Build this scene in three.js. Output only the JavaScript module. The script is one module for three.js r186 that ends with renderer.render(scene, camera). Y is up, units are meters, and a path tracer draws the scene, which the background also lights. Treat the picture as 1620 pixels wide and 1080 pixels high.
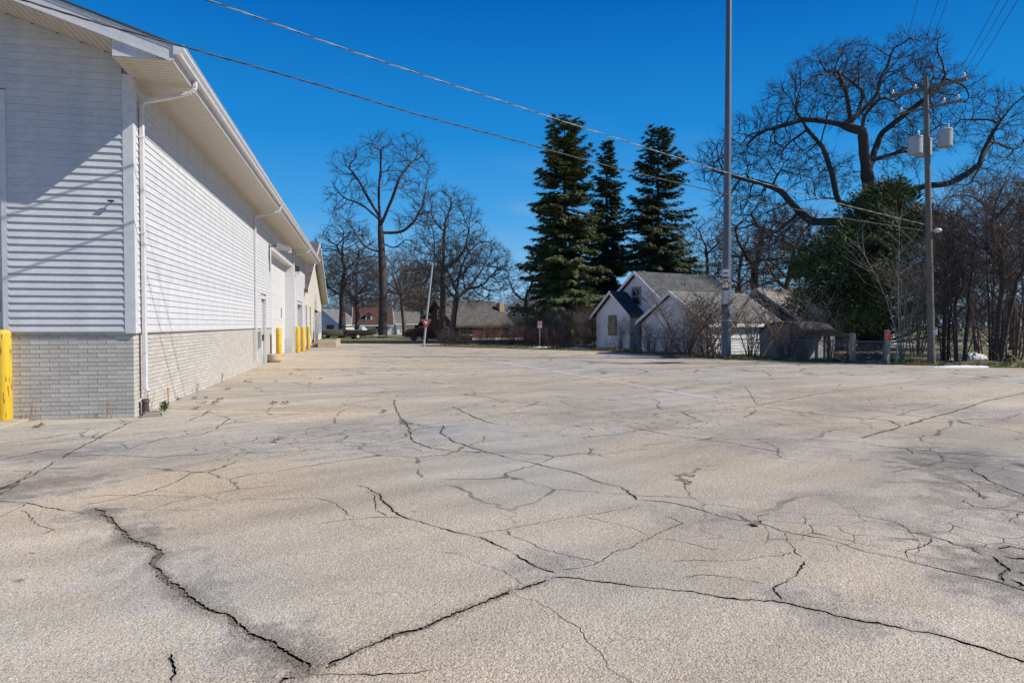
import * as THREE from 'three';
import { mergeGeometries } from 'three/addons/utils/BufferGeometryUtils.js';

// ---------------------------------------------------------------- camera, sky, sun, exposure
const scene = new THREE.Scene();
const EYE = 1.68, PITCH = Math.atan(27 / 1080);          // eye height, slight downward tilt
const camera = new THREE.PerspectiveCamera(53.13, 1024 / 682, 0.1, 1500);
camera.position.set(0, EYE, 0);
camera.rotation.x = -PITCH;
scene.add(camera);

const renderer = new THREE.WebGLRenderer({ antialias: true });
renderer.toneMapping = THREE.LinearToneMapping;
renderer.toneMappingExposure = 1.3;
renderer.shadowMap.enabled = true;

const SUN = new THREE.Vector3(1.052, 0.92, 0.1285).normalize();
const sun = new THREE.DirectionalLight(new THREE.Color(1.0, 0.955, 0.88), 4.3);
sun.position.copy(SUN).multiplyScalar(150);
sun.castShadow = true;
sun.shadow.mapSize.set(4096, 4096);
Object.assign(sun.shadow.camera, { left: -90, right: 90, top: 90, bottom: -90, near: 1, far: 400 });
scene.add(sun); scene.add(sun.target);

// ---------------------------------------------------------------- numbers, noise
function rng(seed) { let a = seed >>> 0; return () => { a = (a + 0x6D2B79F5) | 0; let t = Math.imul(a ^ (a >>> 15), 1 | a); t = (t + Math.imul(t ^ (t >>> 7), 61 | t)) ^ t; return ((t ^ (t >>> 14)) >>> 0) / 4294967296; }; }
const NT = new Float32Array(65536); { const r = rng(77); for (let i = 0; i < 65536; i++) NT[i] = r(); }
function vn(x, y) { const xi = Math.floor(x), yi = Math.floor(y), fx = x - xi, fy = y - yi; const u = fx * fx * (3 - 2 * fx), v = fy * fy * (3 - 2 * fy);
  const x0 = xi & 255, x1 = (xi + 1) & 255, y0 = (yi & 255) << 8, y1 = ((yi + 1) & 255) << 8;
  const a = NT[y0 + x0], b = NT[y0 + x1], c = NT[y1 + x0], d = NT[y1 + x1]; return a + (b - a) * u + (c - a) * v + (a - b - c + d) * u * v; }
const fbm = (x, y, o = 4) => { let s = 0, a = 0.5, t = 0; for (let i = 0; i < o; i++) { s += a * vn(x, y); t += a; a *= 0.5; x = x * 2.03 + 17.3; y = y * 2.03 + 9.1; } return s / t; };
const clamp = (x, a, b) => x < a ? a : x > b ? b : x, sst = (a, b, x) => { const t = clamp((x - a) / (b - a), 0, 1); return t * t * (3 - 2 * t); }, lerp = (a, b, t) => a + (b - a) * t;
// a bearing read off the photograph, turned into a place: on the ground, or at a given distance
const ray = (px, py) => { const u = (px - 810) / 1080, v = (540 - py) / 1080; return [u, v * Math.cos(PITCH) - Math.sin(PITCH), v * Math.sin(PITCH) + Math.cos(PITCH)]; };
const G = (px, py) => { const r = ray(px, py), t = -EYE / r[1]; return [r[0] * t, r[2] * t]; };                 // -> [x, distance]
const at = (px, py, D) => { const r = ray(px, py), t = D / r[2]; return new THREE.Vector3(r[0] * t, EYE + r[1] * t, -D); };

// sky: clear deep blue air with a few thin wisps low down
{
  const W = 1024, H = 512, d = new Float32Array(W * H * 4);
  const toLin = (c) => c.map((v) => { v /= 255; return (v <= 0.04045 ? v / 12.92 : ((v + 0.055) / 1.055) ** 2.4) / 1.3; });
  const stops = [[-90, [120, 118, 112]], [-3, [150, 165, 180]], [0, [168, 206, 236]], [4, [128, 190, 236]], [9, [74, 162, 228]], [15, [32, 138, 216]], [25, [5, 102, 188]], [45, [0, 74, 152]], [90, [0, 62, 130]]].map(([e, c]) => [e, toLin(c)]);
  for (let j = 0; j < H; j++) for (let i = 0; i < W; i++) {
    const el = ((j + 0.5) / H - 0.5) * 180, az = ((i + 0.5) / W - 0.5) * 2 * Math.PI;
    let k = 0; while (k < stops.length - 2 && el > stops[k + 1][0]) k++;
    const t = clamp((el - stops[k][0]) / (stops[k + 1][0] - stops[k][0]), 0, 1);
    let c = [0, 1, 2].map((q) => lerp(stops[k][1][q], stops[k + 1][1][q], t));
    const ce = Math.cos(el * Math.PI / 180), dir = [Math.cos(az) * ce, Math.sin(el * Math.PI / 180), Math.sin(az) * ce];
    const cs = clamp(dir[0] * SUN.x + dir[1] * SUN.y + dir[2] * SUN.z, -1, 1);
    const glow = 0.25 * Math.pow(Math.max(cs, 0), 24);
    c = c.map((v, q) => v + glow * [1, 0.97, 0.92][q]);
    if (el > 0 && el < 22) { const w = sst(0.58, 0.86, fbm(az * 9 + 40, el * 0.55 + az * 4, 5)) * sst(0, 3, el) * sst(18, 7, el) * 0.10; c = c.map((v, q) => lerp(v, [0.62, 0.68, 0.74][q], w)); }
    const o = (j * W + i) * 4; d[o] = c[0]; d[o + 1] = c[1]; d[o + 2] = c[2]; d[o + 3] = 1;
  }
  const t = new THREE.DataTexture(d, W, H, THREE.RGBAFormat, THREE.FloatType);
  t.mapping = THREE.EquirectangularReflectionMapping; t.magFilter = t.minFilter = THREE.LinearFilter; t.needsUpdate = true;
  scene.background = t; scene.environment = t;
}

// ---------------------------------------------------------------- building helpers
const taken = {};
function numbered(n) { if (!(n in taken)) { taken[n] = 0; return n; } taken[n]++; return n + '_' + String(taken[n]).padStart(3, '0'); }
function tag(o, label, category, group, kind) { if (label) o.userData.label = label; if (category) o.userData.category = category; if (group) o.userData.group = group; if (kind) o.userData.kind = kind; return o; }
function shadows(o) { o.castShadow = o.receiveShadow = true; return o; }
let mesh = function (name, geo, mat, parent = scene) { const m = shadows(new THREE.Mesh(geo, mat)); m.name = parent === scene ? numbered(name) : name; parent.add(m); return m; };
function thing(name, label, category, x = 0, y = 0, z = 0, turn = 0, group) { const o = new THREE.Group(); o.name = numbered(name); o.position.set(x, y, z); o.rotation.y = turn; tag(o, label, category, group); scene.add(o); return o; }
function copy(src, label, x, y, z, turn = 0, s = 1, group) { const c = src.clone(); c.name = numbered(src.name.replace(/_\d{3}$/, '')); c.userData = { ...src.userData }; tag(c, label, null, group); c.position.set(x, y, z); c.rotation.y = turn; if (Array.isArray(s)) c.scale.set(...s); else c.scale.setScalar(s); scene.add(c); return c; }
const bx = (x0, x1, y0, y1, z0, z1) => { const g = new THREE.BoxGeometry(x1 - x0, y1 - y0, z1 - z0); g.translate((x0 + x1) / 2, (y0 + y1) / 2, (z0 + z1) / 2); return g; };
const cyl = (r0, r1, h, x, y, z, n = 16) => { const g = new THREE.CylinderGeometry(r1, r0, h, n); g.translate(x, y + h / 2, z); return g; };
const merge = (a) => mergeGeometries(a.map((g) => g.index ? g.toNonIndexed() : g));
const poly = (pts) => new THREE.Shape(pts.map((p) => new THREE.Vector2(p[0], p[1])));
const prism = (pts, depth) => new THREE.ExtrudeGeometry(poly(pts), { depth, bevelEnabled: false });
const V = (x, y, z) => new THREE.Vector3(x, y, z);
const rod = (a, b, r0, r1 = r0, n = 6) => { const d = b.clone().sub(a), g = new THREE.CylinderGeometry(r1, r0, d.length(), n); g.applyQuaternion(new THREE.Quaternion().setFromUnitVectors(V(0, 1, 0), d.clone().normalize())); g.translate((a.x + b.x) / 2, (a.y + b.y) / 2, (a.z + b.z) / 2); return g; };
const tube = (pts, r, seg, n = 6) => new THREE.TubeGeometry(new THREE.CatmullRomCurve3(pts), seg, r, n, false);
function tex(w, h, fn, srgb = true) { const d = new Uint8Array(w * h * 4); for (let j = 0, o = 0; j < h; j++) for (let i = 0; i < w; i++, o += 4) { const c = fn(i, j); d[o] = clamp(c[0], 0, 255); d[o + 1] = clamp(c[1], 0, 255); d[o + 2] = clamp(c[2], 0, 255); d[o + 3] = 255; }
  const t = new THREE.DataTexture(d, w, h); t.magFilter = THREE.LinearFilter; t.minFilter = THREE.LinearMipmapLinearFilter; t.generateMipmaps = true; t.wrapS = t.wrapT = THREE.RepeatWrapping; if (srgb) t.colorSpace = THREE.SRGBColorSpace; t.needsUpdate = true; return t; }
const mat = (r, g, b, rough = 0.85, extra = {}) => new THREE.MeshStandardMaterial({ color: new THREE.Color().setRGB(r, g, b), roughness: rough, ...extra });
// tileable value noise (period p cells)
const tn = (x, y, p, s = 0) => { const xi = Math.floor(x), yi = Math.floor(y), fx = x - xi, fy = y - yi, u = fx * fx * (3 - 2 * fx), v = fy * fy * (3 - 2 * fy); const h = (a, b) => NT[((((b % p) + p) % p + s * 31) & 255) * 256 + ((((a % p) + p) % p + s * 57) & 255)]; const a = h(xi, yi), b = h(xi + 1, yi), c = h(xi, yi + 1), d = h(xi + 1, yi + 1); return a + (b - a) * u + (c - a) * v + (a - b - c + d) * u * v; };
// generic weathering map around white (multiplies the base colour): fine grain and loose blotches
const grime = tex(512, 512, (i, j) => { const a = tn(i / 64, j / 64, 8), b = tn(i / 16, j / 16, 32, 1), c = tn(i / 4, j / 4, 128, 2), e = tn(i / 2, j / 2, 256, 3); const v = 255 * (0.90 + 0.045 * (a - 0.5) + 0.05 * (b - 0.5) + 0.05 * (c - 0.5) + 0.05 * (e - 0.5) + 0.05); return [v, v * (0.995 - 0.01 * a), v * (0.99 - 0.015 * a)]; });
const grainBump = tex(512, 512, (i, j) => { const v = 255 * (0.35 * tn(i / 8, j / 8, 64) + 0.35 * tn(i / 3, j / 3, 170, 1) + 0.3 * tn(i, j, 512, 2)); return [v, v, v]; }, false);
const rep = (t, x, y) => { const c = t.clone(); c.repeat.set(x, y); c.needsUpdate = true; return c; };
// texture coordinates in metres, by the way each face points
function metric(g) { if (g.userData.metric) return g; g.userData.metric = true; const p = g.attributes.position, n = g.attributes.normal, uv = new Float32Array(p.count * 2);
  for (let i = 0; i < p.count; i++) { const ax = Math.abs(n.getX(i)), ay = Math.abs(n.getY(i)), az = Math.abs(n.getZ(i)); let a, b; if (ay > 0.75 && ay > ax && ay > az) { a = p.getX(i); b = p.getZ(i); } else if (ax > az) { a = p.getZ(i); b = p.getY(i); } else { a = p.getX(i); b = p.getY(i); } uv[i * 2] = a; uv[i * 2 + 1] = b; }
  g.setAttribute('uv', new THREE.BufferAttribute(uv, 2)); return g; }
const worn = (r, g, b, rough = 0.8, scale = 0.7, extra = {}) => { const m = mat(r, g, b, rough, { map: rep(grime, scale, scale), ...extra }); m.userData.metric = true; return m; };
const _mesh = mesh; mesh = function (name, geo, mt, parent) { if (mt.userData.metric) metric(geo); return _mesh(name, geo, mt, parent); };
// ---------------------------------------------------------------- cracks in the pavement, as read off the photograph
const CR = [];   // [width in metres, ...points]
const crack = (w, str) => CR.push({ w: w * 1.12, p: str.trim().split(/\s+/).map((s) => G(...s.split(',').map(Number))) });
crack(0.055, '148,804 170,819 185,837 207,852 235,860 246,874 241,887 252,906 267,926 293,943 322,958 356,971 381,991 407,1010 444,1034 474,1048 496,1057');
crack(0.034, '437,1079 470,1067 496,1057 540,1041 585,1024 626,1008 678,987 734,967 775,949 834,929 868,917');
crack(0.026, '872,912 886,913 913,913 955,920 1003,927 1050,931 1100,937 1122,941 1174,948 1226,952 1274,963 1354,979 1440,998 1499,1008 1561,1029 1620,1050 1680,1072');
crack(0.022, '882,906 858,899 830,885 810,873 789,863 765,854 737,845 695,835 668,827 640,820 613,801 607,789 602,784 585,775 566,767');
crack(0.018, '0,791 37,795 96,808 148,812');
crack(0.012, '640,820 590,818 540,824 500,829');
crack(0.026, '702,673 697,685 704,690 715,697 747,709 782,718 823,728 872,739 906,747 948,763 982,770 1000,782 1012,790');
crack(0.018, '1012,790 1060,795 1112,808 1153,820 1209,830 1240,840 1302,853 1371,872 1440,887 1509,903 1578,920 1606,927 1640,938');
crack(0.026, '713,642 733,651 761,664 790,672');
crack(0.026, '744,621 765,628 800,633 834,638 886,644');
crack(0.026, '623,632 628,651 638,665 647,678 654,699 682,709 720,714');
crack(0.022, '986,673 1024,681 1060,688 1112,694 1164,702 1240,716');
crack(0.014, '1271,887 1254,908 1219,929 1233,946 1238,952');
crack(0.012, '1240,842 1250,860 1267,880');
crack(0.011, '1209,923 1164,913 1120,911 1081,913');
crack(0.011, '886,901 937,892 982,872 1041,846 1081,827 1052,816');
crack(0.012, '737,845 770,842 830,830 900,818 960,810 1012,800');
crack(0.020, '207,667 167,687 127,707 77,735 40,757 0,775 -40,795');
crack(0.020, '0,727 67,713 100,710');
crack(0.018, '100,723 167,719 233,723 300,720 350,717 363,712');
crack(0.018, '387,716 460,715 500,712');
crack(0.014, '133,798 180,790 233,778 267,767 300,750 360,738');
crack(0.022, '300,665 318,657 333,648');
crack(0.016, '363,663 340,678 310,690');
crack(0.014, '180,716 225,703 267,690');
crack(0.020, '1527,792 1544,801 1580,806 1640,813');
crack(0.016, '1364,815 1419,825 1447,842 1513,861 1560,872');
crack(0.030, '1580,868 1597,863 1640,872'); crack(0.030, '1571,880 1592,899 1587,918 1612,930'); crack(0.034, '1590,880 1610,884 1640,885');
crack(0.036, '1601,905 1625,908 1660,909'); crack(0.026, '1597,913 1612,921 1620,935'); crack(0.018, '1447,842 1480,850 1530,866 1571,880');
crack(0.026, '1488,738 1537,741 1564,759 1592,772 1620,785 1660,800'); crack(0.022, '1506,717 1550,720 1592,722 1640,724');
crack(0.022, '1399,729 1440,733 1475,738'); crack(0.020, '1361,702 1400,706 1433,709 1447,718'); crack(0.018, '1475,755 1510,760 1535,772 1560,790');
crack(0.030, '1198,641 1267,652 1330,658 1406,665 1423,674'); crack(0.034, '1364,693 1394,684 1423,676 1475,660 1509,651 1561,634 1620,622 1680,612');
crack(0.026, '1198,641 1250,631 1302,622 1364,614 1457,603'); crack(0.020, '1198,643 1130,650 1060,657 1000,662');
crack(0.018, '280,1030 275,1050 270,1080'); crack(0.014, '38,806 48,818 62,830 78,838 60,846');
crack(0.012, '700,560 760,566 830,572'); crack(0.016, '1090,600 1180,612 1198,640');

{ // finer branches that leave the main cracks at an angle and die out
  const r = rng(808), main = CR.slice();
  for (let k = 0; k < 48; k++) { const c = main[Math.floor(r() * main.length)], i = Math.floor(r() * (c.p.length - 1)), u = r(), x0 = lerp(c.p[i][0], c.p[i + 1][0], u), y0 = lerp(c.p[i][1], c.p[i + 1][1], u); if (y0 > 22) continue; let a = Math.atan2(c.p[i + 1][1] - c.p[i][1], c.p[i + 1][0] - c.p[i][0]) + (r() < 0.5 ? -1 : 1) * (0.5 + 0.9 * r()), x = x0, y = y0; const P = [[x, y]], n = 3 + Math.floor(r() * 7), st = 0.10 + 0.014 * y0; for (let s = 0; s < n; s++) { a += (r() - 0.5) * 0.9; x += Math.cos(a) * st; y += Math.sin(a) * st; P.push([x, y]); } CR.push({ w: y0 > 8 ? 0.010 + 0.007 * r() : 0.007 + 0.006 * r(), p: P }); }
}
const TILES = [[-6, 0, 2.4, 8.4, 2048, 2048], [0, 6, 2.4, 8.4, 2048, 2048], [-14, 0, 8.4, 22.4, 2048, 2048], [0, 14, 8.4, 22.4, 2048, 2048], [-45, 45, 22.4, 70.4, 2048, 2048]];
// resampled and roughened centre lines, cut where one meets another or a slab joint
const PIECES = [];
{
  const r = rng(5), used = new Map(), key = (x, y) => Math.floor(x / 0.25) + ',' + Math.floor(y / 0.25);
  const near = (x, y, id, w) => { const a = Math.floor(x / 0.25), b = Math.floor(y / 0.25); for (let i = -1; i <= 1; i++) for (let j = -1; j <= 1; j++) { const l = used.get((a + i) + ',' + (b + j)); if (l) for (const q of l) if (q[3] !== id && Math.hypot(q[0] - x, q[1] - y) < (q[2] + w) * 0.62 + 0.006) return true; } return false; };
  CR.forEach((c, id) => {
    // walk along the polyline
    const pts = []; for (let i = 0; i < c.p.length - 1; i++) { const [ax, ay] = c.p[i], [bx_, by] = c.p[i + 1], L = Math.hypot(bx_ - ax, by - ay), stp = ay < 8.4 ? 0.022 : 0.045, n = Math.max(1, Math.round(L / stp)); for (let k = 0; k < n; k++) { const t = k / n; pts.push([lerp(ax, bx_, t), lerp(ay, by, t)]); } }
    pts.push(c.p[c.p.length - 1]);
    const J = pts.map(([x, y], i) => { const a = pts[Math.max(0, i - 3)], b = pts[Math.min(pts.length - 1, i + 3)], l = Math.hypot(b[0] - a[0], b[1] - a[1]) || 1, nx = -(b[1] - a[1]) / l, ny = (b[0] - a[0]) / l; const o = (fbm(x * 4 + id * 7, y * 4, 3) - 0.5) * 0.09 + (vn(x * 30, y * 30 + id) - 0.5) * 0.024; return [x + nx * o, y + ny * o]; });
    let cur = null, tile = -1, gap = false; let b0 = false; const flush = (b1) => { if (cur && cur.length > 4) PIECES.push({ tile, w: c.w, p: cur, b0, b1: !!b1 }); cur = null; };
    J.forEach(([x, y]) => { const t = TILES.findIndex((q) => x > q[0] + 0.004 && x < q[1] - 0.004 && y > q[2] + 0.004 && y < q[3] - 0.004); const ok = t >= 0 && t < 4 && !near(x, y, id, c.w); const edge = (t < 0 || t > 3); if (!ok || t !== tile) { flush(edge); if (ok) b0 = gap; } if (!ok) { tile = -1; gap = edge; return; } gap = false; if (!cur) { cur = []; tile = t; } cur.push([x, y]); const k = key(x, y); if (!used.has(k)) used.set(k, []); used.get(k).push([x, y, c.w, id]); });
    flush();
    c.j = J;
  });
  for (const q of PIECES) {
    const n = q.p.length, L = [], R = [];
    for (let i = 0; i < n; i++) { const a = q.p[Math.max(0, i - 2)], b = q.p[Math.min(n - 1, i + 2)], l = Math.hypot(b[0] - a[0], b[1] - a[1]) || 1, nx = -(b[1] - a[1]) / l, ny = (b[0] - a[0]) / l, e = Math.min(1, (Math.min(q.b0 ? 9 : i, q.b1 ? 9 : n - 1 - i) + 0.5) / 2.5); const [x, y] = q.p[i];
      const wide = q.w * (y > 8.4 ? 0.46 : 0.36) * (0.3 + 1.2 * vn(x * 6, y * 6)) * e; const l1 = wide * (0.6 + 0.8 * r()), r1 = wide * (0.6 + 0.8 * r()); L.push([x + nx * l1, y + ny * l1]); R.push([x - nx * r1, y - ny * r1]); }
    const T = TILES[q.tile]; q.out = L.concat(R.reverse()).map(([x, y]) => [clamp(x, T[0] + 0.0012, T[1] - 0.0012), clamp(y, T[2] + 0.0012, T[3] - 0.0012)]);
  }
}
// ---------------------------------------------------------------- pavement surface: stones in binder, stains, worn paint, hairline crazing
const STAINS = [[50, 770, 0.75, 0.8], [88, 760, 0.5, 0.6], [150, 812, 0.28, 0.9], [205, 843, 0.3, 0.9], [300, 930, 0.35, 0.5], [440, 1012, 0.28, 0.8], [478, 1038, 0.25, 0.9], [250, 890, 0.4, 0.5], [1540, 735, 1.0, 0.9], [1600, 760, 1.1, 0.9], [1500, 718, 0.7, 0.7], [1590, 890, 0.5, 0.9], [1450, 845, 0.35, 0.7], [1290, 958, 0.28, 0.6], [1390, 985, 0.3, 0.5], [1600, 925, 0.5, 0.8], [860, 890, 0.3, 0.5], [1240, 700, 1.2, 0.3], [620, 690, 1.6, 0.35], [560, 680, 1.3, 0.35], [1100, 820, 0.5, 0.35], [1330, 640, 1.5, 0.4], [1250, 625, 2.0, 0.35], [1500, 650, 1.2, 0.5], [980, 655, 2, 0.25], [120, 720, 0.7, 0.5], [1440, 800, 0.9, 0.4], [1560, 800, 0.9, 0.6]].map(([px, py, rad, s]) => [...G(px, py), rad, s]);
const CRAZE = [[600, 690, 1.5], [540, 690, 1.3], [690, 650, 1.6], [900, 660, 2.2], [1000, 660, 1.6], [780, 640, 1.6], [400, 700, 1.3], [1540, 750, 1.6], [1600, 880, 0.8], [1520, 830, 0.9], [1300, 640, 2.4], [330, 690, 1], [650, 610, 3], [1100, 650, 2.4], [1250, 850, 0.7], [1450, 640, 2.2]].map(([px, py, rad]) => [...G(px, py), rad]);
const THC = Math.cos(0.2169), THS = Math.sin(0.2169), CORNER = G(213, 660);
const toLocal = (x, D) => { const dx = x - CORNER[0], dz = -D + CORNER[1]; return [dx * THC - dz * THS, -(dx * THS + dz * THC)]; };   // -> [out from the side wall, along it]
const PAINT = [];   // [s, x0, x1, wear]
for (const [a, x1] of [[1.05, 3.9], [4.74, 4.9], [8.26, 4.4], [11.7, 3.9]]) PAINT.push([a, 0.25, x1]);
const SEAL = [[799, 574], [886, 588], [955, 600], [1024, 612], [1100, 625], [1122, 629], [1171, 640]].map((p) => G(...p)).concat([]);
const SEAL0 = [[640, 556], [720, 563], [799, 574]].map((p) => G(...p));
function segDist(x, y, P) { let m = 1e9; for (let i = 0; i < P.length - 1; i++) { const ax = P[i][0], ay = P[i][1], dx = P[i + 1][0] - ax, dy = P[i + 1][1] - ay, t = clamp(((x - ax) * dx + (y - ay) * dy) / (dx * dx + dy * dy), 0, 1); const d = Math.hypot(x - ax - dx * t, y - ay - dy * t); if (d < m) m = d; } return m; }
function worley(x, y) { const xi = Math.floor(x), yi = Math.floor(y); let a = 9, b = 9; for (let i = -1; i <= 1; i++) for (let j = -1; j <= 1; j++) { const h = ((yi + j) & 255) * 256 + ((xi + i) & 255), dx = xi + i + NT[h] - x, dy = yi + j + NT[(h * 7 + 13) & 65535] - y, d = dx * dx + dy * dy; if (d < a) { b = a; a = d; } else if (d < b) b = d; } return Math.sqrt(b) - Math.sqrt(a); }
const ARCS = [], DRIPS = []; { const r = rng(919); for (let k = 0; k < 16; k++) { const R = 6 + 14 * r(), a = r() * 6.28, x = (r() - 0.5) * 20, y = 6 + 16 * r(), s = 0.10 + 0.10 * r(), w = 0.4 + 0.5 * r(); for (const o of [0, 1.5]) ARCS.push([x - Math.cos(a) * R, y - Math.sin(a) * R, R + o, a - w, a + w, s]); } for (let k = 0; k < 90; k++) DRIPS.push([(r() - 0.5) * 22, 3 + 17 * r(), 0.012 + 0.05 * r() * r()]); }
const ASPHALT = [168, 156.5, 139.5];
function groundTile(x0, x1, d0, d1, W, H) {
  const sx = (x1 - x0) / W, sy = (d1 - d0) / H, data = new Uint8Array(W * H * 4), cell = Math.max(0.0044, sx * 1.15), fine = sx < 0.004;
  const gain0 = sx < 0.004 ? 0.70 : sx < 0.01 ? 0.6 : 0.36;
  const st = STAINS.filter((s) => s[0] + s[2] * 2 > x0 && s[0] - s[2] * 2 < x1 && s[1] + s[2] * 2 > d0 && s[1] - s[2] * 2 < d1), cz = CRAZE.filter((s) => s[0] + s[2] > x0 && s[0] - s[2] < x1 && s[1] + s[2] > d0 && s[1] - s[2] < d1);
  // coarse field every 8 px
  const S = 8, CW = W / S + 2, CH = H / S + 2, co = new Float32Array(CW * CH * 3);
  for (let j = 0; j < CH; j++) for (let i = 0; i < CW; i++) { const x = x0 + i * S * sx, y = d0 + j * S * sy;
    const big = fbm(x * 0.16 + 3, y * 0.16 + 8, 4) - 0.5, mid = fbm(x * 0.8 + 30, y * 0.8, 4) - 0.5;
    // drag marks, run in by turning wheels
    const q = x * 0.80 + y * 0.60, w = -x * 0.60 + y * 0.80, str = fbm(q * 0.22 + 5, w * 2.3 + vn(q * 0.3, w * 0.3) * 2, 3) - 0.5, st2 = fbm(x * 0.2 + 60, y * 1.6 + vn(x * 0.2, 3) * 3, 3) - 0.5;
    let dark = 0; for (const s of st) { const dd = Math.hypot(x - s[0], (y - s[1])) / s[2]; if (dd < 1.6) { const e = sst(0.30, 0.78, fbm(x * 5.5 / Math.sqrt(s[2]) + 9, y * 5.5 / Math.sqrt(s[2]), 4) + 0.32 * (0.75 - dd)); dark = Math.max(dark, e * s[3] * sst(1.6, 0.7, dd)); } }
    const o = (j * CW + i) * 3; co[o] = 1 + 0.15 * big + 0.14 * mid + 0.20 * str + 0.10 * st2; co[o + 1] = dark; co[o + 2] = fbm(x * 0.3 + 80, y * 0.3 + 11, 3) - 0.5; }
  for (let j = 0, o = 0; j < H; j++) { const y = d0 + (j + 0.5) * sy, cj = Math.floor(j / S), fj = j / S - cj;
    for (let i = 0; i < W; i++, o += 4) { const x = x0 + (i + 0.5) * sx, ci = Math.floor(i / S), fi = i / S - ci, k = (cj * CW + ci) * 3, k2 = k + CW * 3;
      const L = (q) => (co[k + q] * (1 - fi) + co[k + 3 + q] * fi) * (1 - fj) + (co[k2 + q] * (1 - fi) + co[k2 + 3 + q] * fi) * fj;
      let f = L(0), dk = L(1), warm = L(2); const gain = gain0 * (0.62 + 0.9 * clamp(warm + 0.5, 0, 1));
      const n1 = vn(x / cell, y / cell), n2 = vn(x / cell * 0.47 + 50, y / cell * 0.47 + 20), hue = vn(x / cell * 0.9 + 99, y / cell * 0.9 + 33);
      f *= 1 + gain * (0.30 * (n1 - 0.5) + 0.26 * (n2 - 0.5));
      if (n1 > 0.78) f *= 1 + gain * 0.15; else if (n1 * 0.6 + n2 * 0.4 < 0.26) f *= 1 - gain * 0.24;
      let r = ASPHALT[0] * f, g = ASPHALT[1] * f, b = ASPHALT[2] * f;
      if (y > 5) { const wx = x + 0.5 * (vn(x * 1.3, y * 1.3) - 0.5) + 0.08 * (vn(x * 9, y * 9) - 0.5), wy = y + 0.5 * (vn(x * 1.3 + 40, y * 1.3) - 0.5) + 0.08 * (vn(x * 9 + 70, y * 9) - 0.5), e = worley(wx * 0.62, wy * 0.62), wd = Math.max(0.011, sx * 0.62); if (e < wd * 2) { const m = sst(0.40, 0.56, vn(x * 0.55 + 3, y * 0.55) * 0.6 + vn(x * 2.1, y * 2.1) * 0.4) * sst(5, 7.5, y); const q = e < wd ? 0.36 : 0.36 * (2 - e / wd); r *= 1 - m * q; g *= 1 - m * q; b *= 1 - m * q * 0.96; } }
      const hw = gain * (hue - 0.5) * 0.16 + warm * 0.14; r *= 1 + hw * 0.7; b *= 1 - hw;
      if (dk > 0.01) { const m = 1 - 0.27 * dk * (0.75 + 0.5 * (1 - n1)); r *= m; g *= m * 1.01; b *= m * 1.04; }
      data[o] = clamp(r, 0, 255); data[o + 1] = clamp(g, 0, 255); data[o + 2] = clamp(b, 0, 255); data[o + 3] = 255; } }
  const put = (i, j, m, c) => { if (i < 0 || j < 0 || i >= W || j >= H) return; const o = (j * W + i) * 4; for (let q = 0; q < 3; q++) data[o + q] = lerp(data[o + q], c[q], m); };
  // crazing (hairline network packed with dirt)
  for (const s of cz) { const i0 = Math.floor((s[0] - s[2] - x0) / sx), i1 = Math.ceil((s[0] + s[2] - x0) / sx), j0 = Math.floor((s[1] - s[2] - d0) / sy), j1 = Math.ceil((s[1] + s[2] - d0) / sy);
    for (let j = Math.max(0, j0); j < Math.min(H, j1); j++) for (let i = Math.max(0, i0); i < Math.min(W, i1); i++) { const x = x0 + (i + 0.5) * sx, y = d0 + (j + 0.5) * sy, dd = Math.hypot(x - s[0], y - s[1]) / s[2]; if (dd > 1) continue; const m = sst(0.44, 0.6, fbm(x * 1.1 + 5, y * 1.1, 3) + 0.22 * (0.6 - dd)); if (m < 0.02) continue; const wx = x + 0.10 * (vn(x * 6, y * 6) - 0.5), wy = y + 0.10 * (vn(x * 6 + 40, y * 6) - 0.5); const e = worley(wx * 2.6, wy * 2.6), wd = Math.max(0.022, sx * 1.6); if (e < wd) put(i, j, m * 0.8 * (1 - e / wd * 0.5), [70, 64, 58]); } }
  // dirt and darkened binder along the cracks; beyond the near slabs the cracks themselves are filled flush
  const far = sx > 0.012;
  for (const c of CR) for (let q = 0; q < c.j.length; q++) { const [x, y] = c.j[q]; if (x < x0 - 0.1 || x > x1 + 0.1 || y < d0 - 0.1 || y > d1 + 0.1) continue; const R = Math.max(c.w * (0.7 + 1.3 * vn(x * 3, y * 3)), sx * 0.8), ri = Math.ceil(R / sx), rj = Math.ceil(R / sy), ic = Math.floor((x - x0) / sx), jc = Math.floor((y - d0) / sy);
    for (let b = -rj; b <= rj; b++) for (let a = -ri; a <= ri; a++) { const d = Math.hypot(a * sx, b * sy) / R; if (d > 1) continue; const n = NT[((jc + b) & 255) * 256 + ((ic + a) & 255)]; if (n < 0.25 + 0.5 * d) continue; put(ic + a, jc + b, far ? 0.16 : 0.10, [86, 78, 68]); } }
  // tyre scrubs in long arcs, and drips of oil
  for (const [cx, cy, R, a0, a1, s] of ARCS) { const n = Math.ceil(Math.abs(a1 - a0) * R / (sx * 0.7)); for (let k = 0; k < n; k++) { const a = lerp(a0, a1, k / n); for (let w = -0.09; w <= 0.09; w += Math.max(0.006, sx * 0.7)) { const x = cx + Math.cos(a) * (R + w), y = cy + Math.sin(a) * (R + w); if (x < x0 || x > x1 || y < d0 || y > d1) continue; const m = vn(x * 14, y * 14) * 0.5 + vn(x * 1.2 + 9, y * 1.2) * 0.5; if (m > 0.42) put(Math.floor((x - x0) / sx), Math.floor((y - d0) / sy), s * (m - 0.3), [74, 70, 66]); } } }
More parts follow.
